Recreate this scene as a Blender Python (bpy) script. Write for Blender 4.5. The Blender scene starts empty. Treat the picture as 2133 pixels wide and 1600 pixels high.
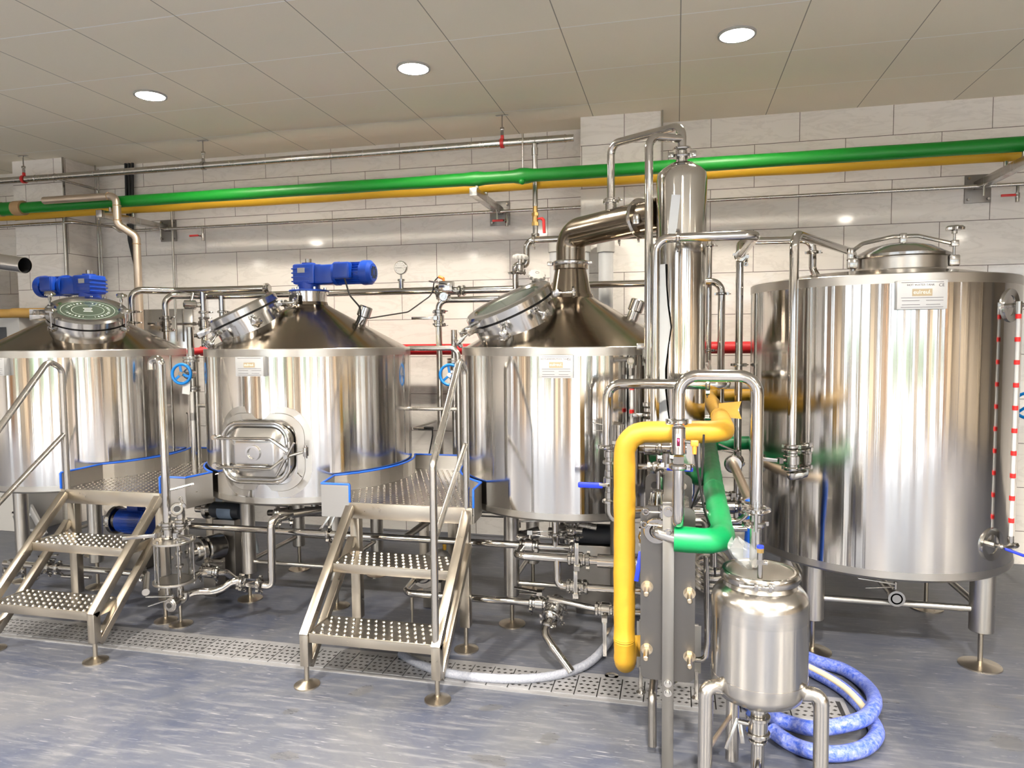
import bpy, bmesh, math, random
from mathutils import Vector, Matrix
random.seed(7)
sc = bpy.context.scene
COL = sc.collection
PI = math.pi
V = Vector
# ------------------------------------------------------------------ survey of the room
# the camera stands at (0, 0, EYE); x runs along the tiled wall, y towards it, z up.  Metres.
FPX, YAW, PITCH, ROLL, EYE = 1460.07, 0.230619487, -0.0611418641, 0.00902076341, 1.56
WALL, CEIL = 5.395, 3.157
RC = Matrix.Rotation(YAW, 3, 'Z') @ Matrix.Rotation(PITCH, 3, 'X') @ Matrix.Rotation(ROLL, 3, 'Y')
def sight(x, y): return RC @ V(((x - 1066.5) / FPX, 1.0, (800 - y) / FPX))
def P(x, y, d):            # surveyed point at distance d from the camera's plane y = 0
    s = sight(x, y); return V((0, 0, EYE)) + s * (d / s.y)
def PZ(x, y, z):           # surveyed point at height z
    s = sight(x, y); return V((0, 0, EYE)) + s * ((z - EYE) / s.z)
# ------------------------------------------------------------------ materials
MATS = {}
def mat(name, col, rough=0.5, metal=0.0, **kw):
    if name in MATS: return MATS[name]
    m = bpy.data.materials.new(name); m.use_nodes = True
    b = m.node_tree.nodes['Principled BSDF']
    b.inputs['Base Color'].default_value = (*col, 1)
    b.inputs['Roughness'].default_value = rough
    b.inputs['Metallic'].default_value = metal
    for k, v in kw.items():
        b.inputs[k.replace('_', ' ')].default_value = v
    MATS[name] = m
    return m
class N:
    """small helper for node maths"""
    def __init__(s, m): s.t = m.node_tree; s.b = s.t.nodes['Principled BSDF']
    def n(s, typ, **kw):
        n = s.t.nodes.new(typ)
        for k, v in kw.items(): setattr(n, k, v)
        return n
    def put(s, sock, v):
        if hasattr(v, 'links') or hasattr(v, 'is_output'): s.t.links.new(v, sock)
        else: sock.default_value = v
    def m(s, op, a, b=None, c=None):
        n = s.n('ShaderNodeMath', operation=op)
        s.put(n.inputs[0], a)
        if b is not None: s.put(n.inputs[1], b)
        if c is not None: s.put(n.inputs[2], c)
        return n.outputs[0]
    def pos(s):
        g = s.n('ShaderNodeNewGeometry'); x = s.n('ShaderNodeSeparateXYZ')
        s.t.links.new(g.outputs['Position'], x.inputs[0]); return g.outputs['Position'], x.outputs
    def mapping(s, vec, scale=(1, 1, 1), rot=(0, 0, 0), loc=(0, 0, 0)):
        n = s.n('ShaderNodeMapping'); s.t.links.new(vec, n.inputs[0])
        n.inputs['Scale'].default_value = scale; n.inputs['Rotation'].default_value = rot; n.inputs['Location'].default_value = loc
        return n.outputs[0]
    def noise(s, vec, scale=5, detail=3, rough=.5, dist=0):
        n = s.n('ShaderNodeTexNoise'); s.t.links.new(vec, n.inputs['Vector'])
        n.inputs['Scale'].default_value = scale; n.inputs['Detail'].default_value = detail
        n.inputs['Roughness'].default_value = rough; n.inputs['Distortion'].default_value = dist
        return n.outputs['Fac']
    def ramp(s, fac, stops):
        n = s.n('ShaderNodeValToRGB'); s.put(n.inputs[0], fac)
        e = n.color_ramp.elements
        while len(e) < len(stops): e.new(.5)
        for q, (p, c) in zip(e, stops): q.position = p; q.color = (*c, 1) if len(c) == 3 else c
        return n.outputs[0]
    def mix(s, fac, a, b):
        n = s.n('ShaderNodeMix', data_type='RGBA'); s.put(n.inputs[0], fac)
        for i, v in ((6, a), (7, b)):
            if isinstance(v, tuple): n.inputs[i].default_value = (*v, 1)
            else: s.t.links.new(v, n.inputs[i])
        return n.outputs[2]
    def bump(s, h, strength=.2, dist=.01):
        n = s.n('ShaderNodeBump'); s.t.links.new(h, n.inputs['Height'])
        n.inputs['Strength'].default_value = strength; n.inputs['Distance'].default_value = dist
        s.t.links.new(n.outputs[0], s.b.inputs['Normal'])
def steel(name, col, rough, streak=0.0, aniso=0.0, bump=0.0, tint=None, stretch=(60, 60, .5)):
    m = mat(name, col, rough, 1.0); k = N(m)
    tc = k.n('ShaderNodeTexCoord'); o = tc.outputs['Object']
    v = k.mapping(o, stretch)
    f = k.noise(v, 1.0, 4, .6)
    if streak:
        k.put(k.b.inputs['Roughness'], k.m('MULTIPLY_ADD', f, streak, rough - streak * .5))
    if tint: k.put(k.b.inputs['Base Color'], k.mix(k.m('MULTIPLY', k.noise(o, 3.0, 3), 1.0), col, tint))
    if aniso:
        k.b.inputs['Anisotropic'].default_value = aniso; k.b.inputs['Anisotropic Rotation'].default_value = .25
        t = k.n('ShaderNodeTangent', direction_type='RADIAL', axis='Z'); k.put(k.b.inputs['Tangent'], t.outputs[0])
    if bump: k.bump(f, bump, .004)
    return m
M_SHELL = steel('polished_shell_steel', (.60, .585, .565), .11, .08, .85, .22, stretch=(16, 16, .12))
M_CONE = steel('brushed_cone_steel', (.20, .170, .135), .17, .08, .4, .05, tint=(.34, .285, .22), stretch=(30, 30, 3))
M_SATIN = steel('satin_band_steel', (.50, .485, .46), .30, .10, .3, .05, stretch=(8, 8, 120))
M_PIPE = steel('polished_tube_steel', (.52, .50, .475), .11, .06)
M_PIPE2 = steel('dull_tube_steel', (.50, .48, .45), .26, .12)
M_CAST = steel('cast_fitting_steel', (.43, .415, .395), .17, .1, bump=.06, stretch=(40, 40, 40))
M_FRAME = steel('brushed_frame_steel', (.50, .46, .40), .30, .14, bump=.06, tint=(.40, .36, .30), stretch=(20, 20, 20))
M_PLATE = steel('flat_plate_steel', (.17, .165, .16), .36, .10, stretch=(4, 4, 60))
M_BRIGHT = steel('bright_plate_steel', (.50, .49, .475), .16, .05)
M_STAINED = steel('stained_weld_pipe', (.66, .60, .53), .42, .1, tint=(.52, .40, .28), bump=.1, stretch=(12, 12, 12))
M_TREAD = steel('tread_plate_steel', (.52, .50, .47), .22, .1)
M_SHELL2 = steel('vessel_shell_steel', (.62, .595, .555), .09, .06, .88, .2, stretch=(40, 40, .3))
M_SATIN2 = steel('satin_vessel_steel', (.55, .53, .50), .22, .14, .0, .08, stretch=(12, 12, 50))
M_PLATE2 = steel('exchanger_frame_steel', (.30, .29, .275), .36, .10, stretch=(30, 30, 4))
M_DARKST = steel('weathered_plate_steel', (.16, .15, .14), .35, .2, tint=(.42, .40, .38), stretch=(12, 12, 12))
M_BRASSY = steel('tinted_bolt_steel', (.62, .53, .40), .3, .1)
M_FILM = mat('loose_protective_film', (.62, .65, .68), .35)
M_PALE = mat('pale_blue_label', (.30, .38, .50), .6)
M_BOARD = mat('pale_board', (.50, .56, .60), .6)
def insul(name, col, rough, dark):
    m = mat(name, col, rough); k = N(m)
    tc = k.n('ShaderNodeTexCoord'); o = tc.outputs['Object']
    f = k.noise(k.mapping(o, (40, 40, 40)), 1.5, 3)
    g = k.noise(k.mapping(o, (22, 22, 60), (.2, .3, 0)), 1.0, 2)
    k.put(k.b.inputs['Base Color'], k.mix(k.m('MULTIPLY', g, .5), col, dark))
    k.bump(k.m('ADD', f, g), .12, .004)
    return m
M_GREEN = insul('green_pipe_wrap', (.0, .19, .014), .45, (.0, .22, .012))
M_GREEN2 = insul('light_green_pipe_wrap', (.0, .23, .07), .42, (.0, .18, .055))
M_YELLOW = insul('yellow_pipe_wrap', (.44, .25, .017), .5, (.39, .21, .014))
M_OCHRE = insul('ochre_pipe_wrap', (.72, .42, .02), .5, (.62, .34, .02))
M_RED = insul('red_pipe_wrap', (.62, .015, .02), .5, (.5, .01, .02))
M_BROWN = mat('brown_tape', (.42, .27, .13), .6)
M_BLUE = mat('blue_motor_paint', (.005, .05, .36), .33)
M_BLUEW = mat('blue_handwheel_paint', (.0, .24, .75), .35)
M_BLUEH = mat('blue_lever_sleeve', (.01, .03, .50), .4)
M_REDH = mat('red_lever_sleeve', (.65, .03, .03), .4)
M_REDD = mat('red_mark', (.80, .02, .02), .5)
M_TRIM = mat('blue_edge_trim', (.01, .11, .62), .4)
M_WHITE = mat('white_plastic', (.42, .41, .39), .4)
M_BLACK = mat('black_rubber', (.012, .012, .013), .5)
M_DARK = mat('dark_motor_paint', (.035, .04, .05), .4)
M_ORANGE = mat('orange_plastic', (.85, .22, .03), .4)
M_BRASS = mat('brass', (.62, .42, .16), .3, 1.0)
M_CARD = mat('cardboard', (.50, .36, .20), .8)
M_FOAM = mat('tan_foam_tube', (.55, .33, .09), .6)
M_PAPER = mat('paper', (.75, .75, .74), .7)
M_INK = mat('dark_ink', (.12, .11, .13), .6)
M_LOGO = mat('tan_logo_field', (.42, .34, .22), .45)
M_CREAM = mat('cream_ink', (.95, .90, .80), .5)
M_SCREEN = mat('sensor_window', (.08, .0, .02), .2)
M_DIGIT = mat('lit_red_digit', (.9, .03, .08), .4, Emission_Color=(1, .04, .10, 1), Emission_Strength=2.5)
M_GLASS = mat('clear_glass', (1, 1, 1), .02, Transmission_Weight=1.0, IOR=1.25)
M_SIGHT = mat('greenish_sight_glass', (.045, .065, .05), .06)
M_ETCH = mat('etched_lettering', (.42, .46, .42), .5)
M_POLY = mat('milky_plastic_tube', (.72, .74, .76), .12, Alpha=.62)
M_BAG = mat('clear_plastic_bag', (.30, .33, .35), .15, Alpha=.28)
M_GREYP = mat('grey_painted_panel', (.45, .45, .45), .5)
M_ALU = mat('ladder_aluminium', (.52, .53, .55), .42, .8)
M_HOSEC = mat('clear_braided_hose', (.60, .63, .70), .3)
def _hosec():
    k = N(M_HOSEC); tc = k.n('ShaderNodeTexCoord')
    w = k.noise(k.mapping(tc.outputs['Object'], (150, 60, 150)), 1.0, 2)
    k.put(k.b.inputs['Base Color'], k.mix(w, (.15, .17, .23), (.38, .40, .46))); k.bump(w, .3, .003)
_hosec()
M_HOSEB = mat('blue_hose_in_film', (.10, .18, .62), .35)
def _hoseb():
    k = N(M_HOSEB); tc = k.n('ShaderNodeTexCoord'); o = tc.outputs['Object']
    a = k.noise(k.mapping(o, (60, 60, 60), (.4, .2, .9)), 1.0, 4, .7, .6)
    w = k.noise(k.mapping(o, (25, 120, 40), (0, 0, .6)), 1.0, 3, .6)
    f = k.m('MULTIPLY', k.ramp(a, [(.35, (0, 0, 0)), (.75, (1, 1, 1))]), k.m('MULTIPLY_ADD', w, .9, .35))
    k.put(k.b.inputs['Base Color'], k.mix(f, (.02, .07, .46), (.33, .37, .62))); k.bump(w, .5, .006)
_hoseb()
M_HOSEY = mat('cream_hose_stripe', (.62, .55, .40), .6)

def tile_wall():
    m = mat('cream_wall_tiles', (.6, .57, .54), .10); k = N(m)
    p, (x, y, z) = k.pos()
    g = k.n('ShaderNodeNewGeometry'); nx = k.n('ShaderNodeSeparateXYZ'); k.t.links.new(g.outputs['Normal'], nx.inputs[0])
    side = k.m('GREATER_THAN', k.m('ABSOLUTE', nx.outputs[0]), .5)
    u0 = k.m('ADD', k.m('MULTIPLY', x, k.m('SUBTRACT', 1, side)), k.m('MULTIPLY', y, side))
    tw, th = .6045, .3026
    row = k.m('DIVIDE', k.m('SUBTRACT', z, 2.953), th)
    fl = k.m('FLOOR', row)
    odd = k.m('MULTIPLY', k.m('ABSOLUTE', k.m('MODULO', fl, 2.0)), .5)
    u = k.m('ADD', k.m('DIVIDE', k.m('SUBTRACT', u0, .2367), tw), odd)
    du = k.m('MULTIPLY', k.m('PINGPONG', u, .5), tw); dv = k.m('MULTIPLY', k.m('PINGPONG', row, .5), th)
    d = k.m('MINIMUM', du, dv)
    grout = k.m('LESS_THAN', d, .0021)
    idn = k.n('ShaderNodeTexWhiteNoise', noise_dimensions='2D'); cb = k.n('ShaderNodeCombineXYZ')
    k.put(cb.inputs[0], k.m('FLOOR', u)); k.put(cb.inputs[1], fl); k.t.links.new(cb.outputs[0], idn.inputs['Vector'])
    jump = k.n('ShaderNodeVectorMath', operation='MULTIPLY_ADD')
    k.t.links.new(idn.outputs['Color'], jump.inputs[0]); jump.inputs[1].default_value = (7, 7, 7); k.t.links.new(p, jump.inputs[2])
    vein = k.noise(k.mapping(jump.outputs[0], (2.2, 2.2, 9), (0, -.85, 0)), 1.1, 6, .62, .8)
    cloud = k.noise(jump.outputs[0], 1.3, 3)
    c = k.mix(k.ramp(vein, [(.46, (0, 0, 0)), (.5, (1, 1, 1)), (.54, (0, 0, 0))]), (.88, .845, .805), (.79, .755, .715))
    c = k.mix(k.m('MULTIPLY', cloud, .35), c, (.80, .75, .70))
    c = k.mix(grout, c, (.13, .11, .09))
    k.put(k.b.inputs['Base Color'], c)
    k.put(k.b.inputs['Roughness'], k.m('MULTIPLY_ADD', grout, .6, k.m('MULTIPLY_ADD', vein, .05, .045)))
    k.b.inputs['Specular IOR Level'].default_value = .6
    return m
M_TILE = tile_wall()
def ceil_mat():
    m = mat('ceiling_tiles', (.55, .53, .44), .75); k = N(m)
    p, (x, y, z) = k.pos()
    du = k.m('MULTIPLY', k.m('PINGPONG', k.m('ADD', k.m('DIVIDE', x, .6), 5.97987), .5), .6)
    dv = k.m('MULTIPLY', k.m('PINGPONG', k.m('SUBTRACT', k.m('DIVIDE', y, .6), 5.0903), .5), .6)
    lu = k.m('LESS_THAN', du, .0028); lv = k.m('LESS_THAN', dv, .0034)
    f = k.noise(k.mapping(p, (90, 90, 90)), 1.0, 3)
    c = k.mix(k.m('MULTIPLY', f, .35), (.88, .82, .67), (.82, .76, .61))
    c = k.mix(k.m('MULTIPLY', lv, 1.0), c, (1, 1, .96)); c = k.mix(lu, c, (.33, .31, .24))
    k.put(k.b.inputs['Base Color'], c); k.bump(f, .1, .002)
    return m
M_CEIL = ceil_mat()
def floor_mat():
    m = mat('grey_resin_floor', (.2, .2, .22), .4); k = N(m)
    p, (x, y, z) = k.pos()
    big = k.noise(p, 1.5, 7, .68, .8)
    fine = k.noise(k.mapping(p, (3, 26, 1), (0, 0, .35)), 1.6, 5, .65, .5)
    c = k.mix(k.ramp(big, [(.3, (0, 0, 0)), (.7, (1, 1, 1))]), (.034, .044, .080), (.096, .101, .114))
    c = k.mix(k.m('MULTIPLY', k.ramp(fine, [(.5, (0, 0, 0)), (.75, (1, 1, 1))]), .45), c, (.22, .222, .232))
    scr = k.noise(k.mapping(p, (2.5, 40, 1), (0, 0, -.7)), 2.2, 2, .5, 2.0)
    c = k.mix(k.m('MULTIPLY', k.ramp(scr, [(.67, (0, 0, 0)), (.70, (1, 1, 1))]), .30), c, (.46, .46, .47))
    # dried and wet stains lying on the floor
    wob = k.noise(p, 11, 5, .7)
    wet = None
    for (px, py, rx, ry, a) in STAINS:
        q = PZ(px, py, 0)
        dx = k.m('SUBTRACT', x, q.x); dy = k.m('SUBTRACT', y, q.y)
        ca, sa = math.cos(a), math.sin(a)
        u = k.m('DIVIDE', k.m('ADD', k.m('MULTIPLY', dx, ca), k.m('MULTIPLY', dy, sa)), rx)
        v = k.m('DIVIDE', k.m('SUBTRACT', k.m('MULTIPLY', dy, ca), k.m('MULTIPLY', dx, sa)), ry)
        d = k.m('ADD', k.m('SQRT', k.m('ADD', k.m('MULTIPLY', u, u), k.m('MULTIPLY', v, v))), k.m('MULTIPLY', wob, 1.5))
        w = k.m('LESS_THAN', d, 1.42)
        wet = w if wet is None else k.m('MAXIMUM', wet, w)
    c = k.mix(k.m('MULTIPLY', wet, .62), c, (.07, .072, .078))
    k.put(k.b.inputs['Base Color'], c)
    k.put(k.b.inputs['Roughness'], k.m('SUBTRACT', k.m('MULTIPLY_ADD', fine, .22, .30), k.m('MULTIPLY', wet, .12)))
    k.bump(fine, .06, .003)
    return m
STAINS = [(750, 1440, .05, .085, -.5), (605, 1482, .045, .03, .5), (1025, 1474, .075, .035, .5), (1145, 1540, .06, .05, 1.2),
          (1020, 1583, .10, .05, -.2), (595, 1575, .08, .045, .1), (1868, 1463, .022, .015, 0), (1843, 1462, .016, .01, 0),
          (2100, 1545, .09, .09, .6), (2085, 1474, .10, .012, -.25), (2128, 1455, .05, .02, 0), (1870, 1352, .012, .008, 0),
          (1180, 1470, .02, .006, .3), (470, 1340, .03, .01, .2)]
M_FLOOR = floor_mat()
M_NAME = mat('brushed_name_plate', (.50, .51, .52), .38, .25)
M_WEATHER = steel('weathered_dark_plate', (.10, .09, .08), .4, .2, tint=(.34, .32, .30), stretch=(30, 30, 30))
M_WEATHER.node_tree.nodes['Principled BSDF'].inputs['Metallic'].default_value = .5
M_WALLP = mat('painted_wall', (.33, .28, .22), .7)
M_MULL = mat('dark_window_frame', (.06, .05, .045), .4)
M_PANE = mat('window_glass', (1, 1, 1), .0, Transmission_Weight=1.0, IOR=1.02)
M_LAMP = mat('lamp_diffuser', (1, 1, 1), .5, Emission_Color=(1, .93, .80, 1), Emission_Strength=30.0)
M_GROUND = mat('outdoor_paving', (.22, .215, .21), .9)
M_LEAF = mat('outdoor_hedge', (.10, .16, .03), .9)
# ------------------------------------------------------------------ mesh building
def basis(axis, up=V((0, 0, 1))):
    z = axis.normalized(); x = up.cross(z)
    if x.length < 1e-4: x = V((1, 0, 0)).cross(z) if abs(z.x) < .9 else V((0, 1, 0)).cross(z)
    x.normalize(); y = z.cross(x)
    return Matrix((x, y, z)).transposed()
class MB:
    def __init__(s): s.v = []; s.f = []; s.mi = []; s.cur = 0
    def add(s, vs, fs):
        o = len(s.v); s.v += [V(v) for v in vs]; s.f += [tuple(i + o for i in f) for f in fs]; s.mi += [s.cur] * len(fs)
    def box(s, c, size, R=None):
        c = V(c); hx, hy, hz = (q / 2 for q in size)
        vs = [V((a * hx, b * hy, d * hz)) for a in (-1, 1) for b in (-1, 1) for d in (-1, 1)]
        if R is not None: vs = [R @ v for v in vs]
        s.add([c + v for v in vs], [(0, 1, 3, 2), (4, 6, 7, 5), (0, 4, 5, 1), (2, 3, 7, 6), (0, 2, 6, 4), (1, 5, 7, 3)]); return s
    def bbox(s, c, size, b=.004, R=None):      # box with chamfered edges
        c = V(c); x, y, z = (q / 2 for q in size); b = min(b, x * .9, y * .9, z * .9)
        bm = bmesh.new(); bmesh.ops.create_cube(bm, size=1)
        for v in bm.verts: v.co = V((v.co.x * 2 * x, v.co.y * 2 * y, v.co.z * 2 * z))
        bmesh.ops.bevel(bm, geom=bm.edges[:], offset=b, segments=2, affect='EDGES', profile=.5)
        bm.verts.index_update()
        s.add([c + ((R @ v.co) if R is not None else v.co) for v in bm.verts], [tuple(v.index for v in f.verts) for f in bm.faces]); bm.free(); return s
    def beam(s, a, b, w, h, up=V((0, 0, 1)), bev=.003):
        a, b = V(a), V(b); d = b - a
        s.bbox((a + b) / 2, (w, h, d.length), bev, basis(d, up)); return s
    def lathe(s, prof, o=(0, 0, 0), axis=V((0, 0, 1)), n=32, R=None):
        R = basis(V(axis)) if R is None else R; o = V(o); vs = []; fs = []
        for r, z in prof:
            for i in range(n):
                a = 2 * PI * i / n; vs.append(o + R @ V((r * math.cos(a), r * math.sin(a), z)))
        for j in range(len(prof) - 1):
            for i in range(n):
                k = (i + 1) % n; fs.append((j * n + i, j * n + k, (j + 1) * n + k, (j + 1) * n + i))
        if prof[0][0] > 1e-5: fs.append(tuple(range(n))[::-1])
        if prof[-1][0] > 1e-5: fs.append(tuple((len(prof) - 1) * n + i for i in range(n)))
        s.add(vs, fs); return s
    def ring(s, prof, o=(0, 0, 0), axis=V((0, 0, 1)), n=32):   # closed profile swept round
        R = basis(V(axis)); o = V(o); vs = []; fs = []; m = len(prof)
        for r, z in prof:
            for i in range(n):
                a = 2 * PI * i / n; vs.append(o + R @ V((r * math.cos(a), r * math.sin(a), z)))
        for j in range(m):
            for i in range(n):
                k = (i + 1) % n; j2 = (j + 1) % m; fs.append((j * n + i, j * n + k, j2 * n + k, j2 * n + i))
        s.add(vs, fs); return s
    def cyl(s, a, b, r, r2=None, n=20, ch=0.0):
        a, b = V(a), V(b); L = (b - a).length; r2 = r if r2 is None else r2
        pr = [(r - ch, 0), (r, ch), (r2, L - ch), (r2 - ch, L)] if ch else [(r, 0), (r2, L)]
        return s.lathe(pr, a, b - a, n)
    def hollow(s, a, b, r, t=.002, n=20):
        a, b = V(a), V(b); L = (b - a).length
        return s.ring([(r, 0), (r, L), (r - t, L), (r - t, 0)], a, b - a, n)
    def sph(s, c, r, n=14, sc=(1, 1, 1), R=None):
        pr = [(max(1e-6, r * math.sin(PI * i / 8)), -r * math.cos(PI * i / 8)) for i in range(9)]
        o = len(s.v); s.lathe(pr, (0, 0, 0), V((0, 0, 1)), n)
        for i in range(o, len(s.v)):
            v = V((s.v[i].x * sc[0], s.v[i].y * sc[1], s.v[i].z * sc[2])); s.v[i] = V(c) + ((R @ v) if R is not None else v)
        return s
    def torus(s, c, axis, R_, r, n=28, k=10):
        return s.ring([(R_ + r * math.cos(2 * PI * i / k), r * math.sin(2 * PI * i / k)) for i in range(k)], c, axis, n)
    def tube(s, pts, r, n=14, bend=None, hollow=0.0, seg=6):
        pts = [V(p) for p in pts] if isinstance(r, list) else fillet([V(p) for p in pts], bend if bend is not None else r * 2.6, seg)
        frames = []; t0 = (pts[1] - pts[0]).normalized(); up = V((0, 0, 1)) if abs(t0.z) < .9 else V((1, 0, 0))
        nx = (up - t0 * up.dot(t0)).normalized(); pt = t0
        vs = []; fs = []
        for i, p in enumerate(pts):
            t = (pts[min(i + 1, len(pts) - 1)] - pts[max(i - 1, 0)]).normalized()
            q = pt.rotation_difference(t); nx = q @ nx; nx = (nx - t * nx.dot(t)).normalized(); pt = t
            by = t.cross(nx); rr = r[i] if isinstance(r, list) else r
            vs += [p + nx * (rr * math.cos(2 * PI * j / n)) + by * (rr * math.sin(2 * PI * j / n)) for j in range(n)]
        for i in range(len(pts) - 1):
            for j in range(n):
                k = (j + 1) % n; fs.append((i * n + j, i * n + k, (i + 1) * n + k, (i + 1) * n + j))
        if not hollow: fs += [tuple(range(n))[::-1], tuple((len(pts) - 1) * n + j for j in range(n))]
        s.add(vs, fs); return s
    def prism(s, poly, o, R, h):     # polygon in local xy of R, extruded h along local z
        o = V(o); n = len(poly)
        vs = [o + R @ V((x, y, 0)) for x, y in poly] + [o + R @ V((x, y, h)) for x, y in poly]
        s.add(vs, [tuple(range(n))[::-1], tuple(range(n, 2 * n))] + [(i, (i + 1) % n, (i + 1) % n + n, i + n) for i in range(n)]); return s
    def knob(s, c, axis, r=.03, h=.022, lobes=5):
        R = basis(V(axis)); n = lobes * 6; vs = []; fs = []; c = V(c)
        prof = [(.35, -h * .9), (.35, -h * .45), (1, -h * .3), (1.04, h * .1), (.8, h * .4), (.3, h * .5)]
        for q, z in prof:
            for i in range(n):
                a = 2 * PI * i / n; w = 1 + (.16 * math.cos(lobes * a) if q > .5 else 0)
                vs.append(c + R @ V((r * q * w * math.cos(a), r * q * w * math.sin(a), z)))
        for j in range(len(prof) - 1):
            for i in range(n):
                k = (i + 1) % n; fs.append((j * n + i, j * n + k, (j + 1) * n + k, (j + 1) * n + i))
        fs += [tuple(range(n))[::-1], tuple((len(prof) - 1) * n + i for i in range(n))]
        s.add(vs, fs); return s
    def obj(s, name, m, parent=None, origin=None):
        ms = list(m) if isinstance(m, (list, tuple)) else [m]
        me = bpy.data.meshes.new(name)
        if origin is None: origin = root_loc(parent) if parent else V((0, 0, 0))
        me.from_pydata([v - origin for v in s.v], [], s.f)
        for q in ms: me.materials.append(q)
        if len(ms) > 1: me.polygons.foreach_set('material_index', s.mi)
        me.polygons.foreach_set('use_smooth', [True] * len(s.f))
        me.update()
        bm = bmesh.new(); bm.from_mesh(me); bmesh.ops.recalc_face_normals(bm, faces=bm.faces[:]); bm.to_mesh(me); bm.free()
        me.set_sharp_from_angle(angle=math.radians(38))
        o = bpy.data.objects.new(name, me); COL.objects.link(o)
        if parent: o.parent = parent
        else: o.location = origin
        return o
def root_loc(o):
    l = V((0, 0, 0))
    while o is not None: l += o.location; o = o.parent
    return l
def fillet(pts, rad, seg=6):
    out = [pts[0]]
    for i in range(1, len(pts) - 1):
        a, b, c = pts[i - 1], pts[i], pts[i + 1]
        d1, d2 = a - b, c - b; l1, l2 = d1.length, d2.length
        if l1 < 1e-6 or l2 < 1e-6: continue
        d1.normalize(); d2.normalize(); ang = d1.angle(d2)
        if ang > PI - .03: out.append(b); continue
        t = min(rad / math.tan(ang / 2), l1 * .49, l2 * .49); rr = t * math.tan(ang / 2)
        cen = b + (d1 + d2).normalized() * (rr / math.sin(ang / 2))
        p1, p2 = b + d1 * t, b + d2 * t; u, w = p1 - cen, p2 - cen; tot = u.angle(w)
        ax = u.cross(w).normalized()
        for k in range(seg + 1): out.append(cen + Matrix.Rotation(tot * k / seg, 3, ax) @ u)
    out.append(pts[-1])
    return out
def square(pts, tol=.09):
    """make nearly upright, level or square runs exactly so"""
    out = [V(pts[0])]
    for p in pts[1:]:
        a = out[-1]; d = V(p) - a; L = d.length
        out.append(V([a[i] if abs(d[i]) < tol * L else p[i] for i in range(3)]))
    return out
def way(*px, d=None, sq=True, tol=.09):
    pts = [P(q[0], q[1], q[2] if len(q) > 2 else d) for q in px]
    return square(pts, tol) if sq else pts
USED = set()
def tag(o, label, cat, group=None, kind=None):
    if label: o['label'] = label
    if cat: o['category'] = cat
    if group: o['group'] = group
    if kind: o['kind'] = kind
    return o
def thing(name, label, cat, loc, group=None):
    o = bpy.data.objects.new(name, None); COL.objects.link(o); o.location = V(loc); o.empty_display_size = .05
    return tag(o, label, cat, group)
def solo(name, mb, m, label, cat, group=None, kind=None):
    mn = V([min(v[i] for v in mb.v) for i in range(3)]); mx = V([max(v[i] for v in mb.v) for i in range(3)])
    return tag(mb.obj(name, m, None, V(((mn.x + mx.x) / 2, (mn.y + mx.y) / 2, mn.z))), label, cat, group, kind)
def struct(name, mb, m): o = mb.obj(name, m); o['kind'] = 'structure'; return o
def text(name, s, size, o, R, m, parent, ext=.0004, align='CENTER'):
    c = bpy.data.curves.new(name, 'FONT'); c.body = s; c.size = size; c.extrude = ext; c.align_x = align; c.align_y = 'CENTER'
    tmp = bpy.data.objects.new(name, c); COL.objects.link(tmp); bpy.context.view_layer.update()
    me = bpy.data.meshes.new_from_object(tmp.evaluated_get(bpy.context.evaluated_depsgraph_get())); me.name = name
    bpy.data.objects.remove(tmp); bpy.data.curves.remove(c); me.materials.clear(); me.materials.append(m)
    t = bpy.data.objects.new(name, me); COL.objects.link(t); t.parent = parent
    t.matrix_local = Matrix.Translation(V(o) - root_loc(parent)) @ R.to_4x4()
    return t
# ------------------------------------------------------------------ fittings
def clamp_mb(mb, p, axis, r, side):
    p, axis, side = V(p), V(axis).normalized(), V(side)
    side = (side - axis * side.dot(axis)).normalized(); w = .009; o = p - axis * w
    mb.ring([(r, 0), (r + .009, 0), (r + .013, w * .5), (r + .013, w * 1.5), (r + .009, 2 * w), (r, 2 * w)], o, axis, 24)
    q = p + side * (r + .016); t = axis.cross(side)
    mb.box(q, (.016, .018, .014), basis(side)); mb.box(p - side * (r + .014), (.014, .014, .014), basis(side))
    mb.cyl(q - t * .016, q + t * .045, .0032, n=8)
    e = q + t * .040; mb.torus(e, axis, .0085, .0035, 12, 6); mb.cyl(q + t * .016, q + t * .03, .007, n=8)
def clamp(parent, p, axis, r, side=(1, -.3, 0), name='clamp'):
    mb = MB(); clamp_mb(mb, p, axis, r, V(side)); return mb.obj(name, M_CAST, parent)
def pipe(name, label, pts, r, m=None, bend=None, clamps=(), cat='pipe', group=None, side=(1, -.3, 0), ends=(), extra=None):
    m = m or M_PIPE; mb = MB().tube(pts, r, 16, bend)
    if extra: extra(mb)
    if not clamps: return solo(name, mb, m, label, cat, group)
    lo = min(pts, key=lambda q: q.z); t = thing(name, label, cat, lo, group)
    mb.obj('tube', m, t)
    for c in clamps: clamp(t, c[0], c[1], r, c[2] if len(c) > 2 else side)
    return t
X, Y, Z = V((1, 0, 0)), V((0, 1, 0)), V((0, 0, 1))
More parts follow.
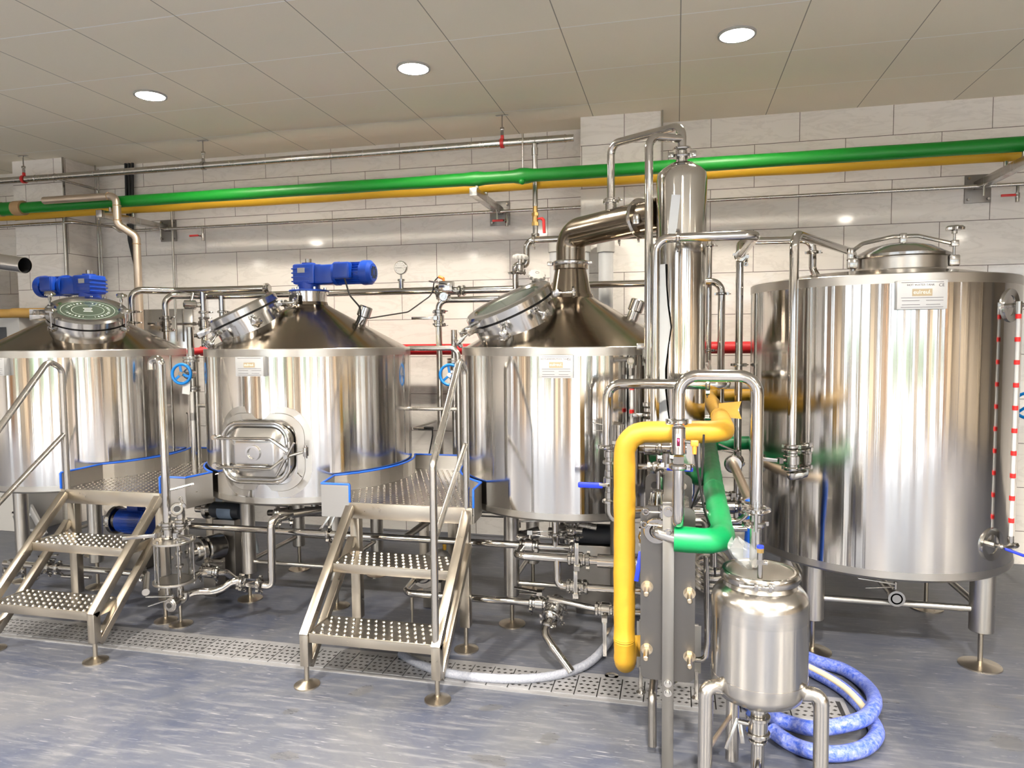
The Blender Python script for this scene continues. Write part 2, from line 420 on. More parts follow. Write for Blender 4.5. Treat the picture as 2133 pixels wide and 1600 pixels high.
def butterfly(label, p, axis, r, stem, lever, hl=.13, group=None, name='butterfly_valve'):
    p, axis, stem, lever = V(p), V(axis).normalized(), V(stem).normalized(), V(lever).normalized()
    t = thing(name, label, 'valve', p, group)
    mb = MB().cyl(p - axis * .022, p + axis * .022, r + .016, n=24, ch=.003)
    for s in (-1, 1):
        mb.cyl(p + axis * s * .022, p + axis * s * .032, r + .009, n=24); mb.cyl(p + axis * s * .03, p + axis * s * .05, r + .001, n=20)
    sd = axis.cross(stem)
    for s in (-1, 1): mb.cyl(p + sd * s * (r + .008) - axis * .028, p + sd * s * (r + .008) + axis * .028, .005, n=8)
    mb.obj('body', M_CAST, t)
    for s in (-1, 1):
        c = MB(); clamp_mb(c, p + axis * s * .042, axis, r + .001, sd + stem * -.6); c.obj('clamp', M_CAST, t)
    e = p + stem * (r + .045)
    h = MB().cyl(p + stem * r, e, .008, n=10).box(e, (.026, .026, .022), basis(stem))
    h.beam(e + stem * .004, e + lever * hl + stem * .012, .018, .005, stem, .001)
    h.beam(e - stem * .008, e + lever * hl * .8 - stem * .018, .012, .004, stem, .001)
    h.obj('lever', M_CAST, t)
    return t
def ballvalve(label, p, axis, r, lever, m, hl=.09, body=None, sc=1.0):
    p, axis, lever = V(p), V(axis).normalized(), V(lever).normalized()
    t = thing('ball_valve', label, 'valve', p)
    mb = MB().cyl(p - axis * .03 * sc, p + axis * .03 * sc, r * 1.1, n=16).sph(p, r * 1.5)
    for s in (-1, 1): mb.cyl(p + axis * s * .022 * sc, p + axis * s * .034 * sc, r * 1.45, n=6)
    up = V((0, -1, 0)); up = (up - axis * up.dot(axis)); up = up.normalized() if up.length > .2 else Z.copy()
    mb.cyl(p, p + up * r * 2.0, r * .45, n=8); mb.obj('body', body or M_CAST, t)
    e = p + up * r * 2.0
    MB().beam(e, e + lever * hl * .35, .010 * sc, .004, up, .001).obj('lever_arm', M_CAST, t)
    MB().beam(e + lever * hl * .3, e + lever * hl, .017 * sc, .009 * sc, up, .003).obj('lever_sleeve', m, t)
    return t
def foot_mb(mb, p, top, r=.068):
    mb.lathe([(r, 0), (r, .006), (r * .5, .016), (.013, .024)], (p[0], p[1], 0), Z, 28); mb.cyl((p[0], p[1], .015), (p[0], p[1], top), .011, n=12)
def legs(t, pts, r, z0, z1, m=None):
    for x, y in pts:
        l = MB().cyl((x, y, z0), (x, y, z1), r, n=28, ch=.004).obj('leg', m or M_SATIN, t)
        f = MB(); foot_mb(f, (x, y), z0 + .01, r * 1.75); f.obj('foot', M_FRAME, l)
# ================================================================== THE SETTING
XL, XR, YF = -12.0, 9.5, -4.2
struct('floor', MB().box(((XL + XR) / 2, (YF + WALL) / 2, -.05), (XR - XL + .4, WALL - YF + .4, .1)), M_FLOOR)
struct('ceiling', MB().box(((XL + XR) / 2, (YF + WALL) / 2, CEIL + .05), (XR - XL + .4, WALL - YF + .4, .1)), M_CEIL)
struct('wall_back', MB().box(((XL + XR) / 2, WALL + .1, CEIL / 2), (XR - XL + .4, .2, CEIL)), M_TILE)
struct('wall_left', MB().box((XL - .1, (YF + WALL) / 2, CEIL / 2), (.2, WALL - YF, CEIL)), M_TILE)
struct('wall_right', MB().box((XR + .1, (YF + WALL) / 2, CEIL / 2), (.2, WALL - YF, CEIL)), M_WALLP)
struct('wall_column_middle', MB().box((-.396, WALL - .14, CEIL / 2), (.565, .285, CEIL)), M_TILE)
struct('wall_column_left', MB().box((-5.37, WALL - .17, CEIL / 2), (.535, .345, CEIL)), M_TILE)
cb = MB().box((-.104, WALL - .293, CEIL / 2), (.012, .012, CEIL)); cb.box((-5.098, WALL - .35, CEIL / 2), (.012, .012, CEIL))
struct('trim_1', cb, M_BRIGHT)
# shop front behind the camera: glazed bays between piers
bays = [(-11.4, -10.5), (-8.9, -8.1), (-5.7, -4.45), (-4.25, -3.05), (-2.85, -1.75), (-.75, -.45), (.5, 1.95), (2.2, 3.5), (3.85, 5.1), (5.6, 6.6), (7.3, 7.8)]
w = MB(); xs = [XL] + [q for b in bays for q in b] + [XR]
for a, b in zip(xs[0::2], xs[1::2]): w.box(((a + b) / 2, YF - .12, CEIL / 2), (b - a, .24, CEIL))
for a, b in bays:
    w.box(((a + b) / 2, YF - .12, CEIL - .10), (b - a, .24, .20)); w.box(((a + b) / 2, YF - .12, .03), (b - a, .24, .06))
struct('wall_front', w, M_WALLP)
for i, (a, b) in enumerate(bays):
    f = MB(); z0, z1 = .06, CEIL - .20
    for x in (a + .03, b - .03): f.box((x, YF - .05, (z0 + z1) / 2), (.06, .08, z1 - z0))
    for z in (z0 + .025, z1 - .025): f.box(((a + b) / 2, YF - .05, z), (b - a, .08, .05))
    nm_ = max(1, int((b - a) / .5)); 
    for k in range(1, nm_): f.box((a + (b - a) * k / nm_, YF - .05, (z0 + z1) / 2), (.03 + .05 * (k % 2), .08, z1 - z0))
    struct('window_%d' % (i + 1), f, M_MULL)
# unseen posts and curtain panels added so the steel mirrors dark and pale stripes
M_MIRR_BROWN = mat('brown_reflection_post', (.22, .12, .06), .5); M_MIRR_BEIGE = mat('beige_reflection_panel', (.62, .52, .40), .9); M_MIRR_GREY = mat('grey_reflection_post', (.16, .17, .19), .5)
for k, (x, y, wd_, mt, h) in enumerate(((-9.6, -3.9, .6, M_MIRR_BROWN, 2.6), (-7.4, -3.2, .14, M_MIRR_GREY, CEIL), (-6.6, -3.95, .7, M_MIRR_BEIGE, 2.9), (-6.1, -2.9, .12, M_MIRR_BROWN, CEIL), (-4.9, -3.3, .07, M_MIRR_GREY, CEIL), (-3.5, -2.8, .09, M_MIRR_GREY, CEIL), (-2.3, -3.5, .06, M_MIRR_BROWN, CEIL),
    (-1.3, -3.95, .45, M_MIRR_BEIGE, 2.9), (.15, -3.2, .14, M_MIRR_BROWN, CEIL), (1.15, -3.4, .06, M_MIRR_GREY, CEIL), (2.05, -3.9, .2, M_MIRR_BEIGE, 2.9), (2.9, -2.9, .08, M_MIRR_GREY, CEIL), (4.4, -3.2, .08, M_MIRR_BROWN, CEIL), (5.35, -3.9, .3, M_MIRR_BEIGE, 2.9), (6.9, -3.0, .2, M_MIRR_BROWN, CEIL), (8.6, -3.9, .8, M_MIRR_BEIGE, 2.9), (8.2, -1.5, .15, M_MIRR_GREY, CEIL), (9.3, 1.2, .5, M_MIRR_BEIGE, 2.6), (9.2, 3.2, .3, M_MIRR_GREY, CEIL))):
    struct('added_reflection_post_%d' % (k + 1), MB().box((x, y, h / 2), (wd_, wd_ * .7 if wd_ < .2 else .08, h)), mt)
struct('ground_outside', MB().box((-1, YF - 8.3, -.1), (60, 16, .1)), M_GROUND)
hd = MB()
for k in range(15): hd.bbox((-20 + 3.1 * k, YF - 9, .9), (1.5, .8, 1.8), .25)
struct('hedge_outside', hd, M_LEAF)
sl = bpy.data.lights.new('sun', 'SUN'); sl.energy = 18.5; sl.angle = .05; sl.color = (1, .96, .90)
so_ = bpy.data.objects.new('sun', sl); COL.objects.link(so_); so_.rotation_euler = (math.radians(33), math.radians(10), 0)
# lamps
LX = [-3.29, -1.50, .30]
def lamp(x, y, label):
    t = thing('ceiling_downlight', label, 'ceiling light', (x, y, CEIL - .012), 'round downlights')
    MB().ring([(.098, 0), (.098, .011), (.086, .011), (.086, 0)], (x, y, CEIL - .011), Z, 36).obj('trim_ring', M_WHITE, t)
    MB().cyl((x, y, CEIL - .009), (x, y, CEIL - .001), .087, n=36).obj('diffuser', M_LAMP, t)
    l = bpy.data.lights.new('lamp_light', 'SPOT'); l.energy = 42 if y > 2 else (270 if y > 0 else 470); l.color = (1, .90, .76); l.shadow_soft_size = .09
    l.spot_size = 2.7; l.spot_blend = .7
    lo = bpy.data.objects.new('lamp_light', l); COL.objects.link(lo); lo.location = (x, y, CEIL - .03)
for x, s in zip(LX, ('leftmost of the three, above the first blue motor', 'middle of the three, above the conical mash tank', 'rightmost of the three, nearest the hot water tank side')):
    lamp(x, 3.95, 'glowing round recessed ceiling downlight, ' + s)
words = ('one', 'two', 'three', 'four', 'five')
for j, (y, row) in enumerate(((.5, (-5.6, -1.95, .15, 2.2, 6.2)), (-1.9, (-8.2, -3.7, .3, 4.4, 7.4)))):
    for i, x in enumerate(row): lamp(x, y, 'round downlight in the ceiling behind the viewpoint, row %s bay %s' % (('two', 'three')[j], words[i]))
# daylight
wd = bpy.data.worlds.new('sky'); sc.world = wd; wd.use_nodes = True
bg = wd.node_tree.nodes['Background']; bg.inputs['Color'].default_value = (.80, .90, 1, 1); bg.inputs['Strength'].default_value = .92
for i, (a, b) in enumerate(bays):
    l = bpy.data.lights.new('daylight', 'AREA'); l.shape = 'RECTANGLE'; l.size = b - a; l.size_y = CEIL - .26
    l.cycles.is_portal = True
    o = bpy.data.objects.new('daylight', l); COL.objects.link(o); o.location = ((a + b) / 2, YF - .02, (CEIL - .14) / 2); o.rotation_euler = (PI / 2, 0, 0)
# ------------------------------------------------------------------ floor drain
dr = thing('floor_drain', 'long grey steel slotted drain channel set across the floor', 'drain', (-2.6, 3.07, 0))
DY0, DY1 = 2.975, 3.165
fr = MB()
for y in (DY0 - .012, DY1 + .012): fr.box((-2.65, y, .001), (6.72, .03, .006))
fr.box((.70, (DY0 + DY1) / 2, .001), (.02, DY1 - DY0, .006)); 
M_DRAIN = steel('worn_drain_steel', (.36, .37, .40), .42, .15, tint=(.27, .275, .29), stretch=(20, 20, 20))
M_DRAIN.node_tree.nodes['Principled BSDF'].inputs['Metallic'].default_value = .55
fr.obj('channel_frame', M_DRAIN, dr); MB().box((-2.65, (DY0 + DY1) / 2, .0005), (6.7, DY1 - DY0, .002)).obj('channel_bed', M_BLACK, dr)
for k in range(66):
    x0 = -5.96 + k * .1005; g = MB(); sk = .0
    g.box((x0 + .05, (DY0 + DY1) / 2, .004), (.0952, DY1 - DY0 - .006, .006)); g.cur = 1
    for i in range(3):
        for j in range(5):
            cx = x0 + .02 + i * .03 + (.010 if j % 2 else 0); cy = DY0 + .03 + j * .033
            g.add([(cx - .010, cy, .0075), (cx, cy - .008, .0075), (cx + .011, cy + .001, .0075), (cx + .001, cy + .008, .0075)], [(0, 1, 2, 3)])
    g.obj('grate', (M_DRAIN, M_BLACK), dr)
# ================================================================== TANKS
ZB, ZR = .667, 1.530
TC = {'first': (-3.92, 4.0), 'mash': (-2.24, 4.01), 'kettle': (-.585, 3.97)}
R0 = .62
def plate(t, C, R_, ang, zc, w, h, title, boxed=True):
    a = math.radians(ang); n = V((math.cos(a), math.sin(a), 0)); o = V((C[0], C[1], zc)) + n * (R_ + .028); Rm = basis(n)   # local x = sideways, y = up
    p = MB()
    p.bbox(o, (w, h, .003), .001, Rm)
    for s in (-1, 1):
        p.bbox(o - n * .018 + Rm @ V((s * (w / 2 - .001), 0, 0)), (.002, h, .038), .0008, Rm)
    pl = p.obj('name_plate', M_NAME, t)
    f = o + n * .0022
    MB().box(f + Rm @ V((0, h * .08, 0)), (w * .40, h * .25, .0006), Rm).obj('logo_field', M_LOGO, pl)
    text('logo_lettering', 'eulreul.', h * .19, f + n * .0008 + Rm @ V((0, h * .09, 0)), Rm, M_CREAM, pl)
    if title: text('title_lettering', title, h * .10, f + Rm @ V((-w * .03, h * .34, 0)), Rm, M_INK, pl)
    if title: text('mark_lettering', 'CE', h * .15, f + Rm @ V((w * .38, h * .32, 0)), Rm, M_INK, pl)
    l = MB()
    for yy, xx in ((-.10, ((-.42, .42),)), (-.2, ((-.40, -.05), (.08, .42))), (-.34, ((-.40, -.04), (.08, .36))), (-.43, ((-.42, .42),)), (.43, ((-.42, .42),))):
        for x0, x1 in xx: l.box(f + Rm @ V(((x0 + x1) / 2 * w, yy * h, 0)), ((x1 - x0) * w, h * .016, .0006), Rm)
    l.obj('ruled_lines', M_INK, pl)
def shell(t, C, R_, zb, zr, cone=True, neck=.108, zn=1.715):
    b = .045
    MB().lathe([(R_, zb + b), (R_, zr - b)], (C[0], C[1], 0), Z, 128).obj('shell', M_SHELL, t, None)
    m = MB().ring([(R_ - .01, zr - b), (R_, zr - b), (R_, zr - .003), (R_ - .003, zr), (R_ - .02, zr)], (C[0], C[1], 0), Z, 128)
    m.obj('rim_band', M_SATIN, t)
    MB().lathe([(R_, zb + b), (R_, zb + .012), (R_ - .012, zb), (.02, zb - .03), (.0001, zb - .03)], (C[0], C[1], 0), Z, 128).obj('bottom_band', M_SATIN, t)
def shell_part_fix(o): return o
def manway(t, C, az, rad, zc, r=.20, tilt=28, bolts=(40, 140, 220, 320), up=True, hinge=180, glass_text=False):
    a = math.radians(az); d = V((math.cos(a), math.sin(a), 0)); tl = math.radians(tilt)
    n = (Z * math.cos(tl) + d * math.sin(tl)).normalized(); side = d.cross(Z) * -1
    R = Matrix((side, n.cross(side), n)).transposed()       # local y points up the cone or towards the centre
    o = V((C[0], C[1], 0)) + d * rad; o.z = zc
    L = lambda x, y, z: o + R @ V((x, y, z))
    c = MB().lathe([(r, -.15), (r, -.036)], o, n, 56).ring([(r - .02, -.036), (r + .018, -.036), (r + .018, -.016), (r - .02, -.016)], o, n, 56)
    c.torus(L(0, 0, -.125), n, r + .002, .004, 56, 8)
    col = c.obj('manway_collar', M_BRIGHT, t)
    MB().cyl(L(0, 0, -.016), L(0, 0, -.009), r + .004, n=48).obj('gasket', M_BLACK, col)
    lid = MB().ring([(r * .80, .030), (r * .80, -.009), (r + .014, -.009), (r + .020, -.004), (r + .020, .032), (r + .008, .044), (r * .86, .044)], o, n, 56)
    a0 = math.radians(hinge); hx, hy = math.cos(a0), math.sin(a0)
    Rh = R @ Matrix.Rotation(a0, 3, 'Z')
    for s in (-1, 1): lid.bbox(o + Rh @ V((r + .055, s * .045, .0)), (.085, .006, .035), .002, Rh)
    lid.cyl(o + Rh @ V((r + .08, -.05, 0)), o + Rh @ V((r + .08, .05, 0)), .006, n=10)
    lo = lid.obj('manway_lid', M_BRIGHT, t)
    MB().cyl(L(0, 0, .014), L(0, 0, .034), r * .81, n=48).obj('sight_glass', M_SIGHT, lo)
    sp = MB()
    for k in range(14): sp.torus(o + Rh @ V((r + .055, -.035 + k * .0054, -.002)), Rh @ Y, .011, .0022, 12, 6)
    sp.obj('hinge_spring', M_PIPE, lo)
    if glass_text:
        et = MB()
        for q in (.70, .42): et.ring([(r * q, 0), (r * q + .002, 0), (r * q + .002, .0008), (r * q, .0008)], L(0, 0, .0345), n, 48)
        for k in range(34):
            if k in (8, 9, 16, 17, 25, 26): continue
            a1 = 2 * PI * k / 34; et.box(L(r * .56 * math.cos(a1), r * .56 * math.sin(a1), .035), (.004 + .003 * (k % 3), .014, .0008), R @ Matrix.Rotation(a1 - PI / 2, 3, 'Z'))
        for k in range(3): et.box(L(0, .03 - k * .025, .035), (.05 - .012 * (k % 2), .010, .0008), R)
        et.obj('etched_marks', M_ETCH, lo)
    for k, b in enumerate(bolts):
        br = math.radians(b); Rb = R @ Matrix.Rotation(br, 3, 'Z'); q = o + Rb @ V((r + .022, 0, -.035))
        m = MB(); dirn = (Rb @ Z) if up else (Rb @ V((.93, 0, -.36))).normalized()
        for s in (-1, 1): m.bbox(q + Rb @ V((.006, s * .014, 0)), (.036, .005, .03), .001, Rb)
        m.cyl(q + Rb @ V((.01, -.02, 0)), q + Rb @ V((.01, .02, 0)), .006, n=10)
        e = q + Rb @ V((.01, 0, 0)) + dirn * (.115 if up else .085)
        m.cyl(q + Rb @ V((.01, 0, 0)), e, .006, n=10); m.cyl(e - dirn * .035, e - dirn * .012, .010, n=12); m.knob(e + dirn * .006, dirn, .029, .024)
        m.obj('swing_bolt', M_BRIGHT, lo if up else col)
def braces(t, pts, z, r=.013, m=None):
    for a, b in pts: MB().cyl((a[0], a[1], z), (b[0], b[1], z), r, n=12).obj('brace', m or M_SATIN, t)
def tank(key, label, zn=1.795, neck=.108, lz=.165):
    C = TC[key]; t = thing('brewing_tank', label, 'tank', (C[0], C[1], 0))
    shell(t, C, R0, ZB, ZR)
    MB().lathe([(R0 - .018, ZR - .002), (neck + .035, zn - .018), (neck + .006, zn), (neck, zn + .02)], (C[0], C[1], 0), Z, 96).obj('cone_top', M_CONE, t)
    o = .29; L = [(C[0] + a * o, C[1] + b * o) for a, b in ((-1, -1), (1, -1), (1, 1), (-1, 1))]
    legs(t, L, .042, lz, ZB + .002)
    braces(t, [(L[0], L[3]), (L[1], L[2]), (L[2], L[3]), (L[0], L[1])], .235)
    return t, C
# ---- first tank (left)
t1, C = tank('first', 'cone-topped stainless tank at far left, round glass manway facing the viewer')
MB().lathe([(.108, 1.79), (.108, 1.845)], (C[0], C[1], 0), Z, 40).ring([(.10, 1.84), (.135, 1.84), (.135, 1.855), (.10, 1.855)], (C[0], C[1], 0), Z, 40).obj('motor_neck', M_SATIN, t1)
manway(t1, C, -43, .385, 1.748, .21, 24, bolts=(35, 145, 215, 325), hinge=180, glass_text=True)
plate(t1, C, R0, -93, 1.435, .17, .105, '')
# ---- middle tank
t2, C = tank('mash', 'cone-topped stainless tank with rectangular side hatch, middle of the three')
MB().lathe([(.108, 1.79), (.108, 1.875)], (C[0], C[1], 0), Z, 40).ring([(.10, 1.865), (.118, 1.865), (.118, 1.88), (.10, 1.88)], (C[0], C[1], 0), Z, 40).obj('motor_neck', M_SHELL, t2)
manway(t2, C, -140, .385, 1.742, .195, 27, bolts=(60, 120, 240, 300, 0), up=False, hinge=250)
plate(t2, C, R0, -90.5, 1.435, .17, .105, '')
def stub(t, C, az, rad, zc, tilt=20, r=.032, L_=.07):
    a = math.radians(az); d = V((math.cos(a), math.sin(a), 0)); n = (Z * math.cos(math.radians(tilt)) + d * math.sin(math.radians(tilt)))
    o = V((C[0], C[1], 0)) + d * rad; o.z = zc
    MB().cyl(o - n * .03, o + n * .02, r, n=20).cyl(o + n * .02, o + n * (.02 + L_), r + .010, n=20, ch=.006).obj('lamp_port', M_BRIGHT, t)
stub(t2, C, 10, .33, 1.70)
# rectangular hatch on the middle tank
a = math.radians(-87); n = V((math.cos(a), math.sin(a), 0)); Rm = basis(n); hc = V((C[0], C[1], .966)) + n * R0
def rr(w, h, r, k=7):
    out = []
    for cx, cy, a0 in ((w / 2 - r, h / 2 - r, 0), (-w / 2 + r, h / 2 - r, 90), (-w / 2 + r, -h / 2 + r, 180), (w / 2 - r, -h / 2 + r, 270)):
        for i in range(k): a1 = math.radians(a0 + 90 * i / (k - 1)); out.append((cx + r * math.cos(a1), cy + r * math.sin(a1)))
    return out
def loft(mb, loops, cap0=False, cap1=True):
    n_ = len(loops[0]); vs = [p for l in loops for p in l]; fs = []
    for j in range(len(loops) - 1):
        for i in range(n_): k = (i + 1) % n_; fs.append((j * n_ + i, j * n_ + k, (j + 1) * n_ + k, (j + 1) * n_ + i))
    if cap1: fs.append(tuple((len(loops) - 1) * n_ + i for i in range(n_)))
    if cap0: fs.append(tuple(range(n_))[::-1])
    mb.add(vs, fs)
def on_shell(x, y, off):      # wrap a flat outline on to the cylinder
    th = x / R0; c_, s_ = math.cos(th), math.sin(th); sd = Rm @ X
    return V((C[0], C[1], hc.z + y)) + (n * c_ + sd * s_) * (R0 + off)
pad = MB(); loft(pad, [[on_shell(x, y, -.004) for x, y in rr(.55, .50, .16, 12)], [on_shell(x, y, .003) for x, y in rr(.548, .498, .16, 12)], [on_shell(x, y, .004) for x, y in rr(.48, .43, .13, 12)], [on_shell(x, y, .007) for x, y in rr(.475, .425, .13, 12)], [on_shell(x, y, .008) for x, y in rr(.40, .355, .10, 12)]], cap1=False)
pad.obj('hatch_pad', M_SATIN, t2)
fo = hc + Rm @ V((-.005, .005, 0)); flat = lambda l, z: [fo + Rm @ V((x, y, z)) for x, y in l]
nk = MB(); loft(nk, [flat(rr(.388, .32, .095, 12), -.09), flat(rr(.388, .32, .095, 12), .035)], cap1=False)
nk.obj('hatch_neck', M_BRIGHT, t2)
hd = MB(); loft(hd, [flat(rr(.375, .31, .09, 10), .03), flat(rr(.375, .31, .09, 10), .045), flat(rr(.35, .285, .08, 10), .047), flat(rr(.33, .265, .075, 10), .040), flat(rr(.235, .12, .02, 10), .068), flat(rr(.215, .105, .012, 10), .068)])
door = hd.obj('hatch_door', M_BRIGHT, t2)
lp = flat(rr(.392, .325, .10, 8), .048); rim = MB(); lp2 = lp + [lp[0], lp[1]]
rim.tube(lp2, .0105, 10, .001); rim.obj('door_rim', M_PIPE, door)
MB().ring([(.030, 0), (.042, 0), (.042, .010), (.030, .010)], fo + Rm @ V((-.005, 0, .069)), n, 28).obj('door_boss', M_PIPE, door)
arm = MB()
for s in (1, -1):
    arm.tube([fo + Rm @ V((-.255, s * .078, .035)), fo + Rm @ V((-.20, s * .078, .075)), fo + Rm @ V((.10, s * .082, .082)), fo + Rm @ V((.205, s * .01, .082))], .0075, 10, .02)
    arm.cyl(fo + Rm @ V((-.262, s * .078, .02)), fo + Rm @ V((-.248, s * .078, .05)), .014, n=14); arm.cyl(fo + Rm @ V((-.255, s * .078, .03)), fo + Rm @ V((-.19, s * .088, -.02)), .009, n=10)
    arm.bbox(fo + Rm @ V((-.02, s * .07, .074)), (.19, .006, .02), .001, Rm)
arm.obj('door_arms', M_PIPE, door)
hn = MB(); kc = fo + Rm @ V((.205, -.01, .10)); hn.cyl(kc - n * .04, kc + n * .012, .012, n=14)
hn.cyl(kc + Rm @ V((.045, .075, 0)), kc + Rm @ V((-.06, -.10, 0)), .0075, n=12); hn.cyl(kc - n * .01, kc + Rm @ V((.075, .02, -.05)), .008, n=10)
hn.bbox(kc + Rm @ V((.085, .02, -.05)), (.02, .05, .03), .004, Rm); hn.cyl(kc + Rm @ V((.085, -.015, -.05)), kc + Rm @ V((.085, .055, -.05)), .008, n=10)
hn.obj('door_handle', M_CAST, door)
pg = MB()
for s in (-1, 1): pg.cyl(fo + Rm @ V((s * .215, -.115, .0)), fo + Rm @ V((s * .255, -.128, .035)), .004, n=8)
pg.obj('hatch_pegs', M_PIPE, t2)
# ---- third tank (boil kettle)
t3, C = tank('kettle', 'cone-topped stainless tank with a curved vapour duct, right of three', neck=.125, zn=1.80)
kx, ky = C
manway(t3, C, -140, .385, 1.746, .228, 27, bolts=(60, 130, 240, 0, 320), up=False, hinge=275)
plate(t3, C, R0, -88, 1.435, .165, .11, 'KETTLE/WHIRLPOOL TANK')
stub(t3, C, 8, .35, 1.70)
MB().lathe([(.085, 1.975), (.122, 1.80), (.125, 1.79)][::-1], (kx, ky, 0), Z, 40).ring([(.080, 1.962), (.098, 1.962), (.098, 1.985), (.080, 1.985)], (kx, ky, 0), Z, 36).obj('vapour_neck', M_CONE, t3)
# level gauge on the kettle's right shoulder
gx = P(1316, 800, 3.43)
g = MB().tube([V((gx.x, gx.y, 1.40)), V((gx.x, gx.y, .98))], .0085, 12); gl = thing('level_gauge', 'clear vertical sight tube with red marks beside the kettle valve', 'gauge', (gx.x, gx.y, .98))
g.obj('sight_tube', M_POLY, gl)
for k in range(4): MB().cyl((gx.x, gx.y, 1.32 - k * .115), (gx.x, gx.y, 1.338 - k * .115), .0115, n=14).obj('red_mark', M_REDD, gl)
b = MB().cyl((gx.x, gx.y, 1.39), (gx.x, gx.y, 1.425), .015, n=6).cyl((gx.x, gx.y, 1.42), (gx.x, gx.y, 1.46), .010, n=12)
ga = math.radians(-52); sp = V((kx + .61 * math.cos(ga), ky + .61 * math.sin(ga), 1.465))
b.tube([sp, V((gx.x, gx.y, 1.465)), V((gx.x, gx.y - .07, 1.462))], .014, 14, .01); b.ring([(.012, 0), (.017, 0), (.017, .03), (.012, .03)], (gx.x, gx.y - .10, 1.461), Y, 18)
b.cyl(sp + V((.06, -.02, -.03)), sp + V((.06, -.02, .05)), .012, n=12); b.bbox(sp + V((.055, -.02, .065)), (.07, .03, .03), .005)
b.obj('top_valve', M_CAST, gl)
# ---- hot water tank (right)
HC = (1.02, 4.04); HR = .625; HZB, HZR = .458, 1.845
t4 = thing('hot_water_tank', 'tall flat-bottomed stainless hot water tank filling the right side', 'tank', (HC[0], HC[1], 0))
shell(t4, HC, HR, HZB, HZR)
MB().lathe([(HR - .018, HZR - .002), (.42, HZR + .035), (.20, HZR + .055), (.0001, HZR + .06)], (HC[0], HC[1], 0), Z, 96).obj('domed_top', M_CONE, t4)
o = .372; L = [(HC[0] + a * o + .02, HC[1] + b * o - .005) for a, b in ((-1, -1), (1, -1), (1, 1), (-1, 1))]
legs(t4, L, .052, .17, HZB + .004)
braces(t4, [(L[0], L[1]), (L[1], L[2]), (L[0], L[3])], .275, .0165); braces(t4, [(L[2], L[3])], .30, .010)
lc = V((1.12, 4.0, 0))
nc = MB().cyl((lc.x, lc.y, HZR + .02), (lc.x, lc.y, HZR + .115), .205, n=56).torus((lc.x, lc.y, HZR + .05), Z, .205, .007, 56, 8).obj('manway_collar', M_SATIN, t4)
ld = MB().lathe([(.222, HZR + .115), (.228, HZR + .12), (.228, HZR + .133), (.21, HZR + .142), (.15, HZR + .176), (.08, HZR + .194), (.0001, HZR + .200)], (lc.x, lc.y, 0), Z, 56).obj('manway_lid', M_BRIGHT, t4)
br = MB(); z0 = HZR + .125
br.tube([V((lc.x - .235, lc.y - .03, z0 + .04)), V((lc.x - .19, lc.y - .03, z0 + .075)), V((lc.x - .05, lc.y - .03, z0 + .105)), V((lc.x + .07, lc.y - .03, z0 + .105)), V((lc.x + .245, lc.y - .03, z0 + .055))], .010, 8, .05)
br.bbox((lc.x, lc.y - .03, z0 + .09), (.03, .03, .06), .003); br.bbox((lc.x + .235, lc.y - .03, z0 + .06), (.035, .035, .03), .003)
br.obj('clamp_bar', M_CAST, ld)
kn = MB().cyl((lc.x + .235, lc.y - .03, z0 - .04), (lc.x + .235, lc.y - .03, z0 + .12), .0065, n=10).knob((lc.x + .235, lc.y - .03, z0 + .135), Z, .038, .03, 5); kn.obj('star_knob', M_BRIGHT, ld)
MB().bbox((lc.x - .235, lc.y - .03, z0 - .025), (.05, .035, .055), .006).bbox((lc.x - .245, lc.y - .03, z0 + .02), (.03, .03, .07), .005).obj('hinge_lug', M_CAST, nc)
MB().bbox((lc.x + .235, lc.y - .03, z0 - .025), (.05, .035, .055), .006).obj('clamp_lug', M_CAST, nc)
plate(t4, HC, HR, -88.5, 1.745, .20, .125, 'HOT WATER TANK')
# recessed ports and gauge on the right of the hot water tank
def port(label, ang, z, sleeve):
    a = math.radians(ang); n = V((math.cos(a), math.sin(a), 0)); o = V((HC[0], HC[1], z)) + n * (HR + .001)
    m = MB().ring([(.044, -.10), (.046, .002), (.075, .006), (.080, -.02), (.05, -.11)], o, n, 40); m.cyl(o - n * .10, o - n * .095, .045, n=32)
    pt = m.obj('recessed_port', M_BRIGHT, t4)
    e = o + n * .055; v = MB().cyl(o - n * .095, e, .007, n=10).cyl(o - n * .01, o + n * .02, .012, n=6).sph(o + n * .04, .014)
    sd = V((-n.y, n.x, 0)); q = o + n * .055 + sd * .075
    v.cyl(e, q, .008, n=10).cyl(q - sd * .01, q + sd * .012, .013, n=6); v.obj('gauge_cock', M_CAST, pt)
    return q, e, sd
qt, et, sd = port('top', -45, 1.70, M_BLACK); qb, eb, _ = port('bottom', -53, .62, M_BLUEH)
gq = P(2122, 640, 3.55); qt = V((gq.x, gq.y, 1.68)); qb = V((gq.x, gq.y, .64))
lg = thing('level_gauge', 'long clear sight tube with red marks on the hot water tank', 'gauge', (qb.x, qb.y, qb.z))
MB().cyl(et, (qt.x, qt.y, et.z), .008, n=12).cyl(qt - Z * .02, qt + Z * .035, .013, n=12).obj('end_fitting', M_CAST, lg)
MB().cyl(eb, (qb.x, qb.y, eb.z), .008, n=12).cyl(qb - Z * .035, qb + Z * .02, .013, n=12).obj('end_fitting', M_CAST, lg)
MB().tube([V((qb.x, qb.y, qb.z)), V((qt.x, qt.y, qt.z))], .0085, 12).obj('sight_tube', M_POLY, lg)
for k in range(10):
    f_ = (k + .9) / 10.2; q = V(qb).lerp(V(qt), f_); MB().cyl(q - Z * .010, q + Z * .010, .0115, n=14).obj('red_mark', M_REDD, lg)
MB().beam(et + Z * .012, et + V((.11, 0, .03)), .014, .006, Z, .002).obj('top_lever', M_BLACK, lg)
